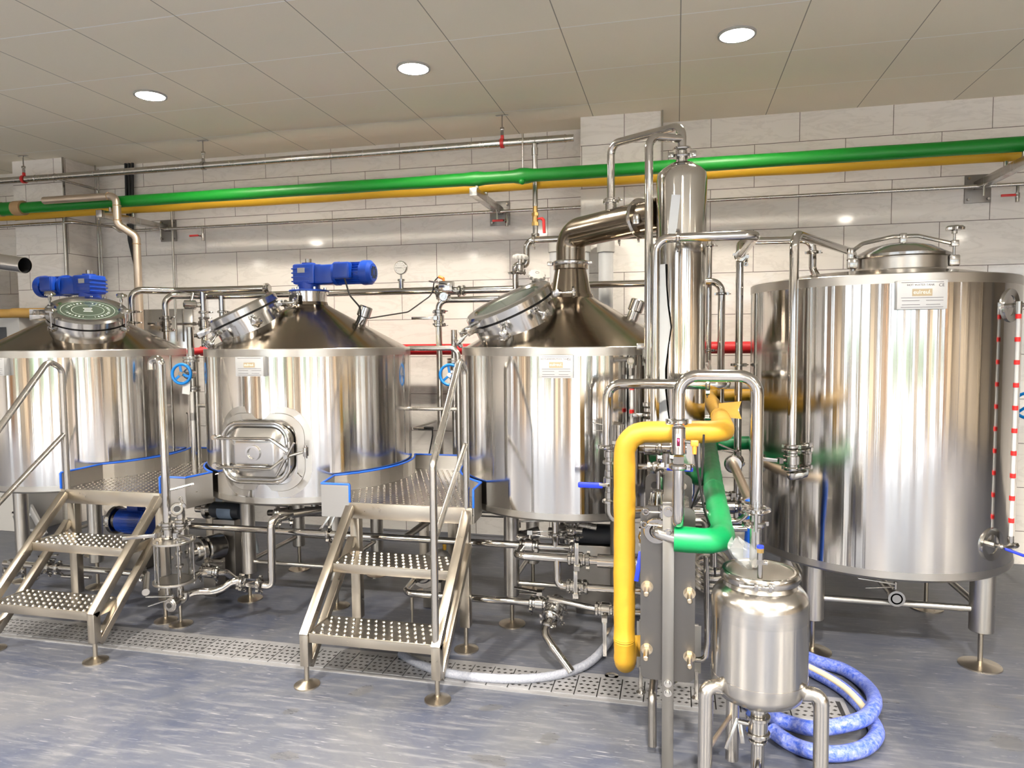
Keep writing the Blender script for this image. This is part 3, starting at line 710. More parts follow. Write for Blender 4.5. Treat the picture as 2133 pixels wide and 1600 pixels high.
MB().beam(eb - Z * .004, eb + V((.075, -.01, -.03)), .018, .012, Z, .004).obj('bottom_lever', M_BLUEH, lg)
# outlet under the hot water tank
p0 = P(1868, 1248, 3.62)
bo = MB().cyl(p0, p0 + Y * .05, .030, n=28, ch=.003).ring([(.020, -.012), (.038, -.012), (.038, 0), (.020, 0)], p0, -Y, 28).cyl(p0 + Y * .004, p0 + Y * .3, .021, n=16)
tv = thing('outlet_valve', 'open-ended butterfly valve hanging below the hot water tank', 'valve', p0)
bo.tube([p0 + Y * .3, p0 + V((0, .42, 0)), V((p0.x, p0.y + .42, HZB - .02))], .021, 14); bo.obj('body', M_BRIGHT, tv)
lv = MB().cyl(p0 + V((0, .025, .03)), p0 + V((0, .025, .075)), .008, n=10); lv.beam(p0 + V((0, .025, .065)), p0 + V((-.17, .02, .085)), .018, .006, Z, .001); lv.beam(p0 + V((0, .025, .05)), p0 + V((-.14, .0, .045)), .010, .004, Z, .001); lv.obj('lever', M_CAST, tv)
# ================================================================== PLATFORMS WITH STEPS
def dome_field(mb, poly_in, x0, x1, y0, y1, z, pitch=.033, r=.0085, h=.0045, inset=.02):
    n = 8; ny = int((y1 - y0 - 2 * inset) / pitch / 1.15); nx = int((x1 - x0 - 2 * inset) / pitch)
    for j in range(ny + 1):
        for i in range(nx + 1):
            x = x0 + inset + i * pitch + (pitch / 2 if j % 2 else 0); y = y0 + inset + j * pitch * 1.15
            if x > x1 - inset or y > y1 - inset or not poly_in(x, y): continue
            vs = [(x + r * q * math.cos(2 * PI * k / n), y + r * q * math.sin(2 * PI * k / n), z + zz) for q, zz in ((1, 0), (.72, h), (.45, h)) for k in range(n)]
            vs.append((x, y, z + h * .35))
            fs = [(a * n + k, a * n + (k + 1) % n, (a + 1) * n + (k + 1) % n, (a + 1) * n + k) for a in range(2) for k in range(n)] + [(2 * n + k, 2 * n + (k + 1) % n, 3 * n) for k in range(n)]
            mb.add(vs, fs)
def inside(poly, x, y):
    c = False; n = len(poly)
    for i in range(n):
        (xa, ya), (xb, yb) = poly[i], poly[i - 1]
        if (ya > y) != (yb > y) and x < (xb - xa) * (y - ya) / (yb - ya) + xa: c = not c
    return c
def platform(label, mx, TL, TR, rails):
    """steps and deck between two tanks; mx maps the design x to the built x (mirrored for the left one)"""
    DZ, DT, KZ = .735, .655, .828
    t = thing('step_platform', label, 'platform', (mx(-1.31), 2.85, 0))
    lo_x, hi_x = sorted((mx(-1.64), mx(-.98)))
    wl, wr = (-1.80, -1.84), (-.975, -.985)
    L0, R0_ = sorted((mx(wl[0]), mx(wr[0]))); L1, R1 = sorted((mx(wl[1]), mx(wr[1])))
    YB = 4.28
    arc = lambda T, xs, right: None
    def arcpts(T, x_start, sgn):      # along the tank wall from the front of the wing to the back
        r = R0 + .018; dx = x_start - T[0]; a0 = math.atan2(-math.sqrt(max(r * r - dx * dx, 1e-6)), dx)
        a1 = math.atan2(YB - T[1], sgn * math.sqrt(r * r - (YB - T[1]) ** 2))
        if sgn < 0 and a1 > 0: a1 -= 2 * PI
        return [(T[0] + r * math.cos(a0 + (a1 - a0) * i / 12), T[1] + r * math.sin(a0 + (a1 - a0) * i / 12)) for i in range(13)]
    left = arcpts(TL, L1, 1); right = arcpts(TR, R1, -1)
    poly = [(L0, 3.295)] + left + right[::-1] + [(R0_, 3.295)]
    d = MB().prism(poly[::-1], (0, 0, DZ - .004), Matrix.Identity(3), .0045); dome_field(d, lambda x, y: inside(poly, x, y) and x > lo_x - .1, L1, R1, 3.30, YB, DZ, .036, .0085, .0035, .02); d.obj('deck_plate', M_TREAD, t)
    MB().bbox(((lo_x + hi_x) / 2, 3.29, (DZ + DT) / 2), (hi_x - lo_x, .012, DZ - DT), .002).obj('front_beam', M_FRAME, t)
    def kick(pts, nm):
        k = MB(); tr = MB()
        for a_, b_ in zip(pts, pts[1:]):
            a3, b3 = V((*a_, 0)), V((*b_, 0)); dd = (b3 - a3).normalized(); nn = V((-dd.y, dd.x, 0)) * .002
            k.add([a3 - nn + Z * DT, b3 - nn + Z * DT, b3 + nn + Z * DT, a3 + nn + Z * DT, a3 - nn + Z * KZ, b3 - nn + Z * KZ, b3 + nn + Z * KZ, a3 + nn + Z * KZ],
                  [(0, 1, 5, 4), (2, 3, 7, 6), (4, 5, 6, 7), (0, 3, 2, 1), (0, 4, 7, 3), (1, 2, 6, 5)])
        o_ = k.obj(nm, M_SATIN, t)
        tr.tube([V((*q, KZ)) for q in pts], .0058, 8, .002)
        e = V((*pts[0], KZ)); 
        if nm == 'wing_front': pass
        tr.obj('edge_trim', M_TRIM, o_)
    kick([(lo_x, 3.295), (L0, 3.295)] + left if L0 < lo_x - .05 else [(L0, 3.295)] + left, 'left_kick_plate')
    kick([(hi_x, 3.295), (R0_, 3.295)] + right if R0_ > hi_x + .05 else [(R0_, 3.295)] + right, 'right_kick_plate')
    kick([left[-1], right[-1]], 'back_kick_plate')
    for xx in (lo_x if L0 < lo_x - .05 else L0, hi_x if R0_ > hi_x + .05 else R0_):
        MB().bbox((xx, 3.293, (DZ + KZ) / 2), (.010, .012, KZ - DZ), .003).obj('edge_trim_end', M_TRIM, t)
    # legs of the deck
    for x, y in ((mx(-1.03), 3.32), (mx(-1.62), 3.32), (mx(-1.52), 4.05), (mx(-1.35), 4.10)):
        l = MB().bbox((x, y, (.12 + DT) / 2), (.052, .045, DT - .12), .004).obj('leg', M_FRAME, t)
        f = MB(); foot_mb(f, (x, y), .125, .062); f.obj('foot', M_FRAME, l)
    # stair: front posts, stringers and two treads
    for x in (mx(-1.634), mx(-1.006)):
        l = MB().bbox((x, 2.812, (.10 + .25) / 2 - .002), (.042, .042, .155), .003).obj('front_post', M_FRAME, t)
        f = MB(); foot_mb(f, (x, 2.812), .105, .058); f.obj('foot', M_FRAME, l)
        MB().beam((x, 2.80, .232), (x, 3.285, .712), .042, .040, Z, .003).obj('stringer', M_FRAME, t)
        MB().beam((x, 2.83, .085), (x, 3.30, .545), .040, .036, Z, .003).obj('stringer', M_FRAME, t)
    a_, b_ = sorted((mx(-1.612), mx(-1.028)))
    for z, y in ((.25, 2.795), (.495, 3.04)):
        tr = MB().bbox(((a_ + b_) / 2, y + .006, z - .022), (b_ - a_, .006, .044), .002).bbox(((a_ + b_) / 2, y + .215, z - .022), (b_ - a_, .006, .044), .002)
        tr.box(((a_ + b_) / 2, y + .11, z - .003), (b_ - a_, .215, .005))
        to = tr.obj('tread', M_FRAME, t)
        st = MB().box(((a_ + b_) / 2, y + .11, z - .0015), (b_ - a_ - .004, .21, .004)); dome_field(st, lambda x, y_: True, a_, b_, y, y + .215, z, .038, .0098, .006, .018); st.obj('studded_plate', M_TREAD, to)
        for x in (a_ - .006, b_ + .006): MB().beam((x, y + .02, z - .02), (x, y + .21, z - .02), .008, .045, Z, .002).obj('tread_side', M_FRAME, to)
    # handrail beside the steps
    x = mx(-1.012)
    hr = MB().tube([V((x, 2.815, .25)), V((x, 2.815, 1.035)), V((x, 3.215, 1.475)), V((x, 3.30, 1.425)), V((x, 3.30, .70))], .0165, 16, .05)
    ho = hr.obj('handrail', M_PIPE2, t)
    MB().cyl((x, 2.815, .70), (x, 3.298, 1.055), .0135, n=14).obj('mid_rail', M_PIPE2, ho)
    # back rail
    xa, xb, yb = rails
    MB().tube([V((xa, yb, DZ - .04)), V((xa, yb, 1.52)), V((xb, yb, 1.52)), V((xb, yb, DZ - .04))], .0165, 16, .055).obj('back_rail', M_PIPE2, t)
    MB().cyl((xa, yb, 1.135), (xb, yb, 1.135), .0125, n=14).obj('back_mid_rail', M_PIPE2, t)
platform('stainless steps and blue-edged deck between middle tank and kettle', lambda x: x, TC['mash'], TC['kettle'], (-1.70, -1.33, 4.2))
platform('stainless steps and blue-edged deck between far left tank and middle tank', lambda x: -4.42 - x, TC['first'], TC['mash'], (-3.22, -2.84, 4.2))
# ================================================================== GEAR MOTORS
def ribbed(mb, c, ax, r, L_, n=22):
    ax = V(ax).normalized(); R = basis(ax)
    mb.cyl(c - ax * L_ / 2, c + ax * L_ / 2, r * .9, n=28)
    for k in range(n):
        a_ = 2 * PI * k / n; d = R @ V((math.cos(a_), math.sin(a_), 0)); mb.beam(c + d * r * .95 - ax * L_ / 2, c + d * r * .95 + ax * L_ / 2, r * .16, r * .05, d.cross(ax), .0005)
zc = 1.985; mo = V((TC['mash'][0], TC['mash'][1], zc)); 
def gearmotor(label, o, s, twist, boxside):
    ax = V((math.cos(twist), math.sin(twist), 0)) * s; sd = V((-ax.y, ax.x, 0))
    if sd.y > 0: sd = -sd
    t = thing('gear_motor', label, 'motor', (o.x, o.y, o.z - .11)); R = Matrix((ax, Z.cross(ax), Z)).transposed()
    g = MB().cyl(o - Z * .108, o - Z * .096, .122, n=36, ch=.002).cyl(o - Z * .10, o - Z * .04, .068, n=28)
    g.bbox(o + ax * .0, (.15, .135, .125), .012, R); g.bbox(o + ax * .02 + Z * .012, (.185, .115, .09), .008, R); g.bbox(o + ax * .13 - Z * .005, (.14, .12, .12), .02, R)
    g.cyl(o + Z * .05, o + Z * .072, .042, n=24)
    for k in range(4): g.bbox(o + sd * .0 + Z * (-.045 + k * .026) - ax * .02, (.12, .142, .008), .001, R)
    g.obj('gearbox', M_BLUE, t)
    for k in range(6): a_ = k * PI / 3 + .3; MB().cyl(o + V((.098 * math.cos(a_), .098 * math.sin(a_), -.096)), o + V((.098 * math.cos(a_), .098 * math.sin(a_), -.080)), .009, n=6).obj('flange_bolt', M_BRIGHT, t)
    MB().cyl(o + Z * .07, o + Z * .098, .020, n=20).obj('shaft_cap', M_CAST, t)
    MB().box(o + sd * .0725 + Z * .022 - ax * .01, (.05, .0015, .03), R).obj('rating_plate', M_WHITE, t)
    m = MB(); c = o + ax * .295; m.cyl(o + ax * .19, o + ax * .215, .073, n=32); ribbed(m, c, ax, .066, .16)
    m.obj('motor_body', M_BLUE, t)
    f = MB().lathe([(.074, 0), (.076, .012), (.074, .05), (.055, .068), (.0001, .072)], o + ax * .375, ax, 32); f.obj('fan_cowl', M_BLUE, t)
    gr = MB()
    for k in range(6): a_ = k * PI / 3; gr.box(o + ax * .443 + R @ V((0, .03 * math.cos(a_), .03 * math.sin(a_))), (.012, .008, .02), R)
    for k in range(-2, 3): gr.box(o + ax * .446 + R @ V((0, .016 * k, 0)), (.004, .006, .07 - abs(k) * .012), R)
    gr.obj('fan_slots', M_DARK, t)
    MB().bbox(c + sd * .075 + Z * .01 - ax * .02, (.11, .05, .10), .012, R).bbox(c + sd * .10 + Z * .01 - ax * .02, (.095, .008, .085), .003, R).obj('terminal_box', M_BLUE, t)
    return t
gearmotor('blue gear motor on top of the middle tank', mo, 1, math.radians(-2), 1)
o1 = V((TC['first'][0] + .05, TC['first'][1], 1.965)); gearmotor('blue gear motor on top of the far left tank', o1, -1, math.radians(-4), 1)
# ================================================================== OVERHEAD PIPES
GX0, GX1 = XL + .01, 3.4
gz = P(990, 373, 4.74).z
g = MB(); pts = []; rad = []
for k in range(int((GX1 - GX0) / .05) + 1):
    x = GX0 + k * .05; pts.append(V((x, 4.74, gz))); r = .043 + .0012 * math.sin(x * 7.3) + .009 * math.exp(-((x + 1.36) / .035) ** 2) + .014 * math.exp(-((x + 1.02) / .045) ** 2) + (.012 if x < -5.2 else 0)
    rad.append(r)
g.tube(pts, rad, 24, .001)
g.sph(V((-1.02, 4.70, gz - .045)), .022)
gp = thing('insulated_pipe', 'thick green wrapped pipe running the full width of wall', 'pipe', (-2, 4.74, gz - .05))
g.obj('wrap', M_GREEN, gp)
bt = MB()
for x, L_ in ((-5.62, .05), (-5.45, .04), (-5.28, .09), (-5.86, .09)): bt.cyl((x, 4.74, gz), (x + L_, 4.74, gz), .0585, n=24)
bt.obj('brown_tape', M_BROWN, gp)
yz = P(1000, 390, 4.98).z
y_ = MB(); pts = []; rad = []
for k in range(300):
    x = XL + .01 + k * .055; pts.append(V((x, 4.98, yz + .002 * math.sin(x * 5)))); rad.append(.040 + .0012 * math.sin(x * 9.1))
    if x > 2.34: break
y_.tube(pts, rad, 24, .001).tube([V((2.29, 4.98, yz)), V((2.29, 4.98, yz - .10))], .028, 14)
solo('insulated_pipe', y_, M_OCHRE, 'ochre yellow wrapped pipe just behind and below the green one', 'pipe')
# brackets
def bracket(label, x, tip):
    t = thing('wall_bracket', label, 'bracket', (x, WALL, 2.47))
    MB().bbox((x, WALL - .006, 2.555), (.16, .01, .185), .002).obj('wall_plate', M_WEATHER, t)
    for a_ in (-1, 1):
        for b_ in (-1, 1): MB().cyl((x + a_ * .06, WALL - .03, 2.555 + b_ * .07), (x + a_ * .06, WALL - .005, 2.555 + b_ * .07), .009, n=6).obj('anchor_bolt', M_CAST, t)
    MB().beam((x, tip, 2.575), (x, WALL - .01, 2.575), .055, .055, Z, .003).obj('arm', M_PIPE2, t)
    s = MB()
    for yy, zt in ((4.74, gz - .03), (4.98, yz - .03)): s.cyl((x, yy, 2.60), (x, yy, zt), .013, n=12)
    s.cyl((x, 5.29, 2.49), (x, 5.29, 2.55), .007, n=8); s.obj('support_studs', M_PIPE2, t)
bracket('steel wall bracket under the green pipe, left, above the first tank', -4.357, 4.62)
bracket('steel wall bracket under the green pipe, middle, near the red-handled valve', -1.349, 4.64)
bracket('steel wall bracket under the green pipe, right, above the hot water tank', 1.972, 4.50)
# upper bare pipe on hangers
uz = P(800, 317, 4.92).z; ux1 = P(1195, 284, 4.92).x
ub = MB().cyl((XL + .01, 4.92, uz), (ux1 - .05, 4.92, uz), .0265, n=20).cyl((ux1 - .055, 4.92, uz), (ux1, 4.92, uz), .024, n=20)
for x in (ux1 - .06, ux1 - .27, -5.25, -5.05): ub.torus((x, 4.92, uz), X, .0255, .004, 20, 6)
dx = P(1114, 300, 4.92).x
up = thing('sprinkler_pipe', 'bare dull steel pipe hung below the ceiling above the wall tiles', 'pipe', (-3.0, 4.92, uz - .03)); ub.obj('tube', M_PIPE2, up)
dn = square([V((dx, 4.92, uz)), V((dx, 4.92, P(1117, 430, 4.92).z))])
MB().tube(dn, .0185, 16).cyl(dn[0] - Z * .10, dn[0] - Z * .05, .0235, n=16).obj('drop_pipe', M_PIPE2, up)
bx = P(1090, 300, 4.92).x; MB().tube([V((bx, 4.90, uz + .05)), V((bx, 4.90, gz + .03))], .0075, 10).obj('bleed_tube', M_PIPE2, up)
MB().tube([V((-5.06, 4.94, uz - .01)), V((-4.98, 5.28, uz - .03)), V((-4.98, 5.28, uz - .3))], .009, 10).obj('branch_tube', M_PIPE2, up)
for i, (x, c) in enumerate(((-5.372, M_REDH), (-3.636, M_CAST), (-1.21, M_REDH))):
    t = thing('pipe_hanger', 'pipe hanger rod from the ceiling with %s, %s' % (('red clamp at the far left', 'plain steel clamp above the first motor', 'red clamp near the branch pipe')[i], ('leftmost', 'middle', 'rightmost')[i]), 'hanger', (x, 4.92, uz + .03), 'pipe hangers under the ceiling')
    MB().cyl((x, 4.92, uz + .06), (x, 4.92, CEIL - .002), .0045, n=8).box((x, 4.92, CEIL - .003), (.09, .02, .004)).cyl((x, 4.92, uz + .055), (x, 4.92, uz + .085), .012, n=6).bbox((x, 4.92, uz + .10), (.028, .02, .02), .003).obj('rod', M_CAST, t)
    MB().ring([(.0270, -.012), (.034, -.012), (.034, .012), (.0270, .012)], (x, 4.92, uz), X, 24).bbox((x, 4.92, uz + .042), (.022, .016, .026), .003).obj('pipe_clamp', c, t)
# branch valve: brass with red lever
e = dn[-1]
t = thing('ball_valve', 'brass ball valve with hanging red lever above the kettle piping', 'valve', e - Z * .16)
MB().cyl(e, e - Z * .05, .017, n=16).cyl(e - Z * .045, e - Z * .065, .026, n=6).cyl(e - Z * .06, e - Z * .115, .021, n=16).cyl(e - Z * .11, e - Z * .135, .026, n=6).obj('body', M_BRASS, t)
MB().cyl(e - Z * .135, e - Z * .20, .020, n=8).cyl(e - Z * .19, e - Z * .215, .03, n=16).obj('steel_end', M_CAST, t)
MB().cyl(e + V((0, 0, -.09)), e + V((.045, -.01, -.085)), .007, n=8).tube([e + V((.045, -.01, -.085)), e + V((.062, -.012, -.10)), e + V((.066, -.012, -.19))], .011, 10, .01).obj('lever', M_REDH, t)
# thin tap pipe along the wall
tz = P(1300, 427, 5.30).z; xa = P(285, 478, 5.30).x
pts = [V((XL + .01, 5.02, tz + .045)), V((-5.0, 5.02, tz + .045)), V((xa - .22, 5.30, tz + .04)), V((xa - .18, 5.30, tz)), V((3.4, 5.30, tz))]
pipe('water_pipe', 'thin steel water pipe running level along the wall tiles', [V(q) for q in pts], .0125, M_PIPE2, .04)
for i, (px, w_) in enumerate(((422, 'left, beside the first bracket'), (1056, 'middle, in front of the middle bracket'), (2117, 'right, beside the right bracket'))):
    x = P(px, 470, 5.30).x
    t = thing('wall_tap', 'small tap with red lever on the thin pipe, ' + w_, 'tap', (x, 5.30, tz - .11), 'red-handled taps on the thin pipe')
    MB().cyl((x, 5.30, tz - .008), (x, 5.30, tz - .06), .0095, n=10).cyl((x, 5.30, tz - .055), (x, 5.30, tz - .09), .014, n=6).cyl((x, 5.30, tz - .09), (x, 5.30, tz - .115), .012, n=12).cyl((x, 5.30, tz - .075), (x - .02, 5.27, tz - .075), .007, n=8).obj('body', M_CAST, t)
    MB().bbox((x - .065, 5.268, tz - .074), (.085, .012, .016), .003).obj('lever', M_REDH, t)
# thin risers on the wall
for (p, q, d_, r, lab) in (((357, 428), (362, 604), 5.32, .010, 'thin steel riser on the tiles above the header pipes'), ((133, 452), (146, 562), 5.02, .013, 'steel riser behind the first motor, beside the tiled column'),
                           ((198, 345), (207, 556), 5.34, .008, 'left one of the twin thin risers in the wall corner'), ((204, 352), (213, 556), 5.34, .006, 'right one of the twin thin risers in the wall corner')):
    a_ = P(*p, d_); b_ = P(*q, d_); pipe('riser_pipe', lab, [V((a_.x, d_, a_.z)), V((a_.x, d_, b_.z - .45))], r, M_PIPE2)
# stained welded pipe
pts = way((92, 418), (226, 408), (243, 425), (243, 462), (272, 490), (283, 690), d=4.66, sq=False)
pts = [pts[0], V((pts[1].x, 4.66, pts[0].z + .0)), V((pts[2].x, 4.66, pts[2].z)), V((pts[2].x, 4.66, pts[3].z)), V((pts[4].x, 4.72, pts[4].z)), V((pts[4].x, 4.72, 1.62))]
pts = [pts[0], V((pts[2].x, 4.66, pts[0].z)), V((pts[2].x, 4.66, pts[3].z - .02)), pts[4], pts[5]]
sp_ = pipe('welded_pipe', 'rust-stained welded steel pipe with a double bend, left of the wall', pts, .029, M_STAINED, .06)
s = MB()
for q in (V((pts[1].x - .07, 4.66, pts[1].z)), V((pts[1].x, 4.66, pts[1].z - .075)), V((pts[1].x, 4.66, pts[2].z + .03)), V((pts[4].x, 4.72, pts[3].z - .06))):
    ax = X if abs(q.z - pts[1].z) < .01 else Z; s.torus(q, ax, .029, .0035, 20, 6)
so = s.obj('weld_seams', M_BROWN, sp_, sp_.location); so.location = (0, 0, 0)
# black cables
c = MB()
for k in range(3): c.tube([P(262 + 7 * k, 338, 5.36), P(264 + 6 * k, 420, 5.36), P(269 + 3 * k, 500, 5.37), P(283 + 2 * k, 560, 5.37), P(290 + 1.2 * k, 690, 5.37)], .012, 8, .1)
solo('cable_bundle', c, M_BLACK, 'black cables running down the wall beside the stained pipe', 'cable')
# silver duct end, foam tubes, carton at far left
a_, b_ = P(-120, 530, 3.6), P(52, 553, 3.6)
t = thing('foil_duct', 'shiny round duct with a dark open end poking in from left', 'duct', a_)
MB().ring([(.050, 0), (.050, (b_ - a_).length), (.0485, (b_ - a_).length), (.0485, 0)], a_, b_ - a_, 32).obj('sheet', M_SHELL, t)
MB().ring([(.0482, .0), (.0482, (b_ - a_).length - .01), (.046, (b_ - a_).length - .02), (.040, .0)], a_, b_ - a_, 32).cyl(a_ + (b_ - a_) * .5, a_ + (b_ - a_) * .55, .045, n=24).obj('lining', M_BLACK, t)
cb_ = P(25, 700, 4.75)
t = thing('control_cabinet', 'pale grey cabinet with a dark screen behind the first tank', 'cabinet', (cb_.x - .2, 4.85, 0))
cx, cz = cb_.x - .17, P(30, 662, 4.7).z
MB().bbox((cx, 4.86, cz / 2), (.62, .33, cz), .005).obj('body', M_GREYP, t)
q = P(10, 698, 4.72); MB().bbox((q.x - .05, 4.692, q.z), (.20, .006, .13), .002).obj('screen', M_DARK, t)
for i, (px, py, lab) in enumerate(((25, 642, 'tan foam tube with round hollow end lying on the cabinet, front'), (-8, 640, 'tan foam tube lying on the cabinet, behind the front one'))):
    e = P(px, py, 4.68 + .09 * i); r = .038
    q = MB().ring([(.016, 0), (r, 0), (r, .42), (.016, .42)], V((e.x, e.y, cz + r + .002)), V((.93, .30, 0)), 20)
    solo('foam_tube', q, M_FOAM, lab, 'foam tube', 'tan foam tubes on the cabinet')
e = P(13, 605, 5.2); solo('carton', MB().bbox((e.x - .14, 4.97, cz + .252), (.45, .08, .50), .004), M_CARD, 'plain brown carton leaning on the wall at the left edge', 'carton')
# stainless splash panel on the wall under the headers
q0, q1 = P(290, 645, 5.36), P(400, 712, 5.36)
solo('wall_panel', MB().bbox(((q0.x + q1.x) / 2, 5.385, (q0.z + q1.z) / 2 - .15), (q1.x - q0.x, .012, abs(q0.z - q1.z) + .3), .002), M_BRIGHT, 'plain steel panel on the wall behind the first tank', 'panel')
# ================================================================== HEADER PIPES BEHIND THE TANKS
HY = 4.72; hz = P(600, 607, HY).z
# header A (upper, left)
azr = P(430, 606, 4.66).z
A = [V((P(277, 690, 4.4).x, 4.40, 1.60)), V((P(277, 690, 4.4).x, 4.40, azr)), V((P(277, 690, 4.4).x + .22, 4.60, azr)), V((P(562, 600, 4.60).x, 4.60, azr))]
pipe('header_pipe', 'upper polished header pipe from first tank to the middle hatch', A, .0255, M_PIPE, .07,
     clamps=[(V((A[0].x, 4.40, 1.80)), Z), (V((A[0].x, 4.40, 1.72)), Z), (V((A[3].x - .02, 4.60, azr)), X, V((0, -1, .6)))])
# header B (lower, long)
bz = P(640, 612, 4.70).z
bx0 = P(345, 650, 4.5)
B = [V((bx0.x, 4.50, 1.585)), V((bx0.x, 4.50, bz)), V((bx0.x + .22, 4.70, bz)), V((P(920, 603, 4.70).x, 4.70, bz))]
pipe('header_pipe', 'lower long polished header pipe running behind the middle tank neck', B, .0245, M_PIPE, .07,
     clamps=[(V((bx0.x, 4.50, 1.76)), Z), (V((bx0.x, 4.50, 1.66)), Z), (V((B[3].x - .03, 4.70, bz)), X, V((0, -1, -.6)))])
butterfly('butterfly valve with short dark lever above the first tank rim', V((bx0.x, 4.50, 1.71)), Z, .0245, V((-.3, -1, 0)), V((-1, -.2, 0)), .06)
# drop with valve between the two tanks
dxp = P(420, 640, 4.58)
pipe('drop_pipe', 'vertical steel drop pipe left of the middle tank hatch', [V((dxp.x, 4.60, azr)), V((dxp.x, 4.60, 1.50))], .0235, clamps=[(V((dxp.x, 4.60, 1.795)), Z)])
butterfly('butterfly valve with dark lever pointing left beside middle tank hatch', V((dxp.x, 4.60, 1.71)), Z, .0235, V((-1, -.3, 0)), V((-1, -.1, 0)), .13)
q = P(396, 635, 4.55); t = thing('sight_fitting', 'round sight-glass fitting on a stub above the left tanks', 'fitting', q)
MB().cyl(q + V((-.03, -.03, 0)), q + V((.03, .03, 0)), .034, n=24, ch=.006).tube([q, V((q.x, q.y + .05, azr))], .011, 10).cyl(q + V((.03, .03, 0)), V((dxp.x, 4.6, q.z)), .02, n=16).obj('body', M_BRIGHT, t)
MB().cyl(q + V((-.033, -.033, 0)), q + V((-.029, -.029, 0)), .017, n=20).obj('window', M_BLACK, t)
q = P(452, 640, 4.62); pipe('drop_pipe', 'short clamped drop pipe behind the middle tank manway', [V((q.x, 4.68, bz)), V((q.x, 4.68, 1.62))], .0225, clamps=[(V((q.x, 4.68, 1.80)), Z), (V((q.x, 4.68, 1.73)), Z)])
q = P(400, 700, 4.5); t = thing('sample_cock', 'small sample cock with wing nut near the back rail', 'valve', q - Z * .02)
MB().cyl(q, q + V((.09, .03, .01)), .014, n=14).cyl(q - Z * .03, q + Z * .05, .009, n=10).bbox(q + Z * .055, (.03, .02, .022), .003).sph(q + V((.06, 0, 0)), .022).obj('body', M_CAST, t)
# gauge on header B
q = P(836, 600, 4.70)
t = thing('pressure_gauge', 'round white dial gauge standing on the header pipe', 'gauge', (q.x, 4.70, bz))
MB().cyl((q.x, 4.70, bz), (q.x, 4.70, bz + .075), .018, n=16).cyl((q.x, 4.70, bz + .07), (q.x, 4.70, bz + .085), .026, n=20).cyl((q.x, 4.70, bz + .08), (q.x, 4.70, bz + .12), .007, n=10).obj('stem', M_PIPE, t)
gc = V((q.x, 4.70, bz + .165)); MB().cyl(gc + Y * .012, gc - Y * .014, .048, n=36, ch=.004).obj('case', M_CAST, t)
MB().cyl(gc - Y * .013, gc - Y * .0155, .043, n=36).obj('dial', M_WHITE, t)
dm = MB().beam(gc - Y * .017 - X * .025, gc - Y * .017 + X * .012, .003, .001, Z, .0003)
for k in range(9): a_ = math.radians(-30 + 30 * k); dm.box(gc + V((.034 * math.cos(a_), -.0165, .034 * math.sin(a_))), (.003, .001, .006), Matrix.Rotation(-a_ + PI / 2, 3, 'Y'))
dm.obj('scale_marks', M_INK, t)
# actuated valve and the run towards the kettle
q = P(933, 606, 4.66)
t = thing('actuated_valve', 'pneumatic valve with orange plug between middle tank and kettle', 'valve', q - Z * .03)
MB().bbox(q + V((-.01, 0, .03)), (.10, .07, .075), .008).bbox(q + V((-.06, -.02, .055)), (.14, .03, .012), .003, Matrix.Rotation(.2, 3, 'Y')).cyl(q + V((-.07, .03, 0)), q + V((.07, .03, 0)), .028, n=20).obj('body', M_BRIGHT, t)
MB().cyl(q + V((.0, -.10, -.045)), q + V((.0, -.03, -.045)), .032, n=28, ch=.004).ring([(.012, 0), (.018, 0), (.018, .004), (.012, .004)], q + V((0, -.104, -.045)), Y, 20).obj('end_cap', M_BRIGHT, t)
MB().cyl(q + V((-.03, 0, .06)), q + V((-.03, 0, .09)), .008, n=10).cyl(q + V((-.03, 0, .085)), q + V((-.065, 0, .10)), .011, n=12).obj('plug', M_ORANGE, t)
for s in (-1, 1): clamp(t, q + V((s * .075, .03, 0)), X, .0245, V((0, -1, -.6)))
c = MB().tube([q + V((-.065, 0, .10)), q + V((-.10, 0, .07)), q + V((-.12, .02, -.02)), P(850, 650, 4.5), P(757, 665, 4.05), P(740, 690, 3.95)], .0045, 8, .08).tube([V(mo) + V((.29, -.1, -.03)), P(728, 615, 3.9), P(750, 640, 3.95), P(752, 660, 4.0), P(738, 690, 3.95)], .0055, 8, .06)
solo('black_cable', c, M_BLACK, 'black cable from blue motor looping to the orange plug valve', 'cable')
cz_ = P(1010, 604, 4.70).z
pipe('header_pipe', 'polished header pipe from pneumatic valve to the white wheel valves', [V((q.x + .06, 4.70, cz_)), V((P(1150, 590, 4.70).x, 4.70, cz_))], .0245, clamps=[(V((P(1120, 590, 4.7).x, 4.70, cz_)), X, V((0, -1, .5))), (V((P(966, 600, 4.7).x, 4.70, cz_)), X, V((0, -1, .5)))])
q2 = P(918, 660, 4.66)
pipe('riser_pipe', 'tall steel pipe standing between middle tank and kettle', [P(1060, 622, 4.62), V((q2.x + .035, 4.62, P(990, 625, 4.62).z)), V((q2.x, 4.62, P(990, 625, 4.62).z)), V((q2.x, 4.62, .55))][0:1] + [V((q2.x, 4.62, P(1060, 622, 4.62).z)), V((q2.x, 4.62, .55))], .0215, bend=.06,
     clamps=[(V((q2.x, 4.62, P(918, 648, 4.62).z)), Z), (V((q2.x, 4.62, P(918, 678, 4.62).z)), Z)])
butterfly('butterfly valve with long flat lever left of the kettle manway', V((q2.x, 4.62, P(918, 663, 4.62).z)), Z, .0215, V((0, -1, 0)), V((-1, 0, 0)), .17)
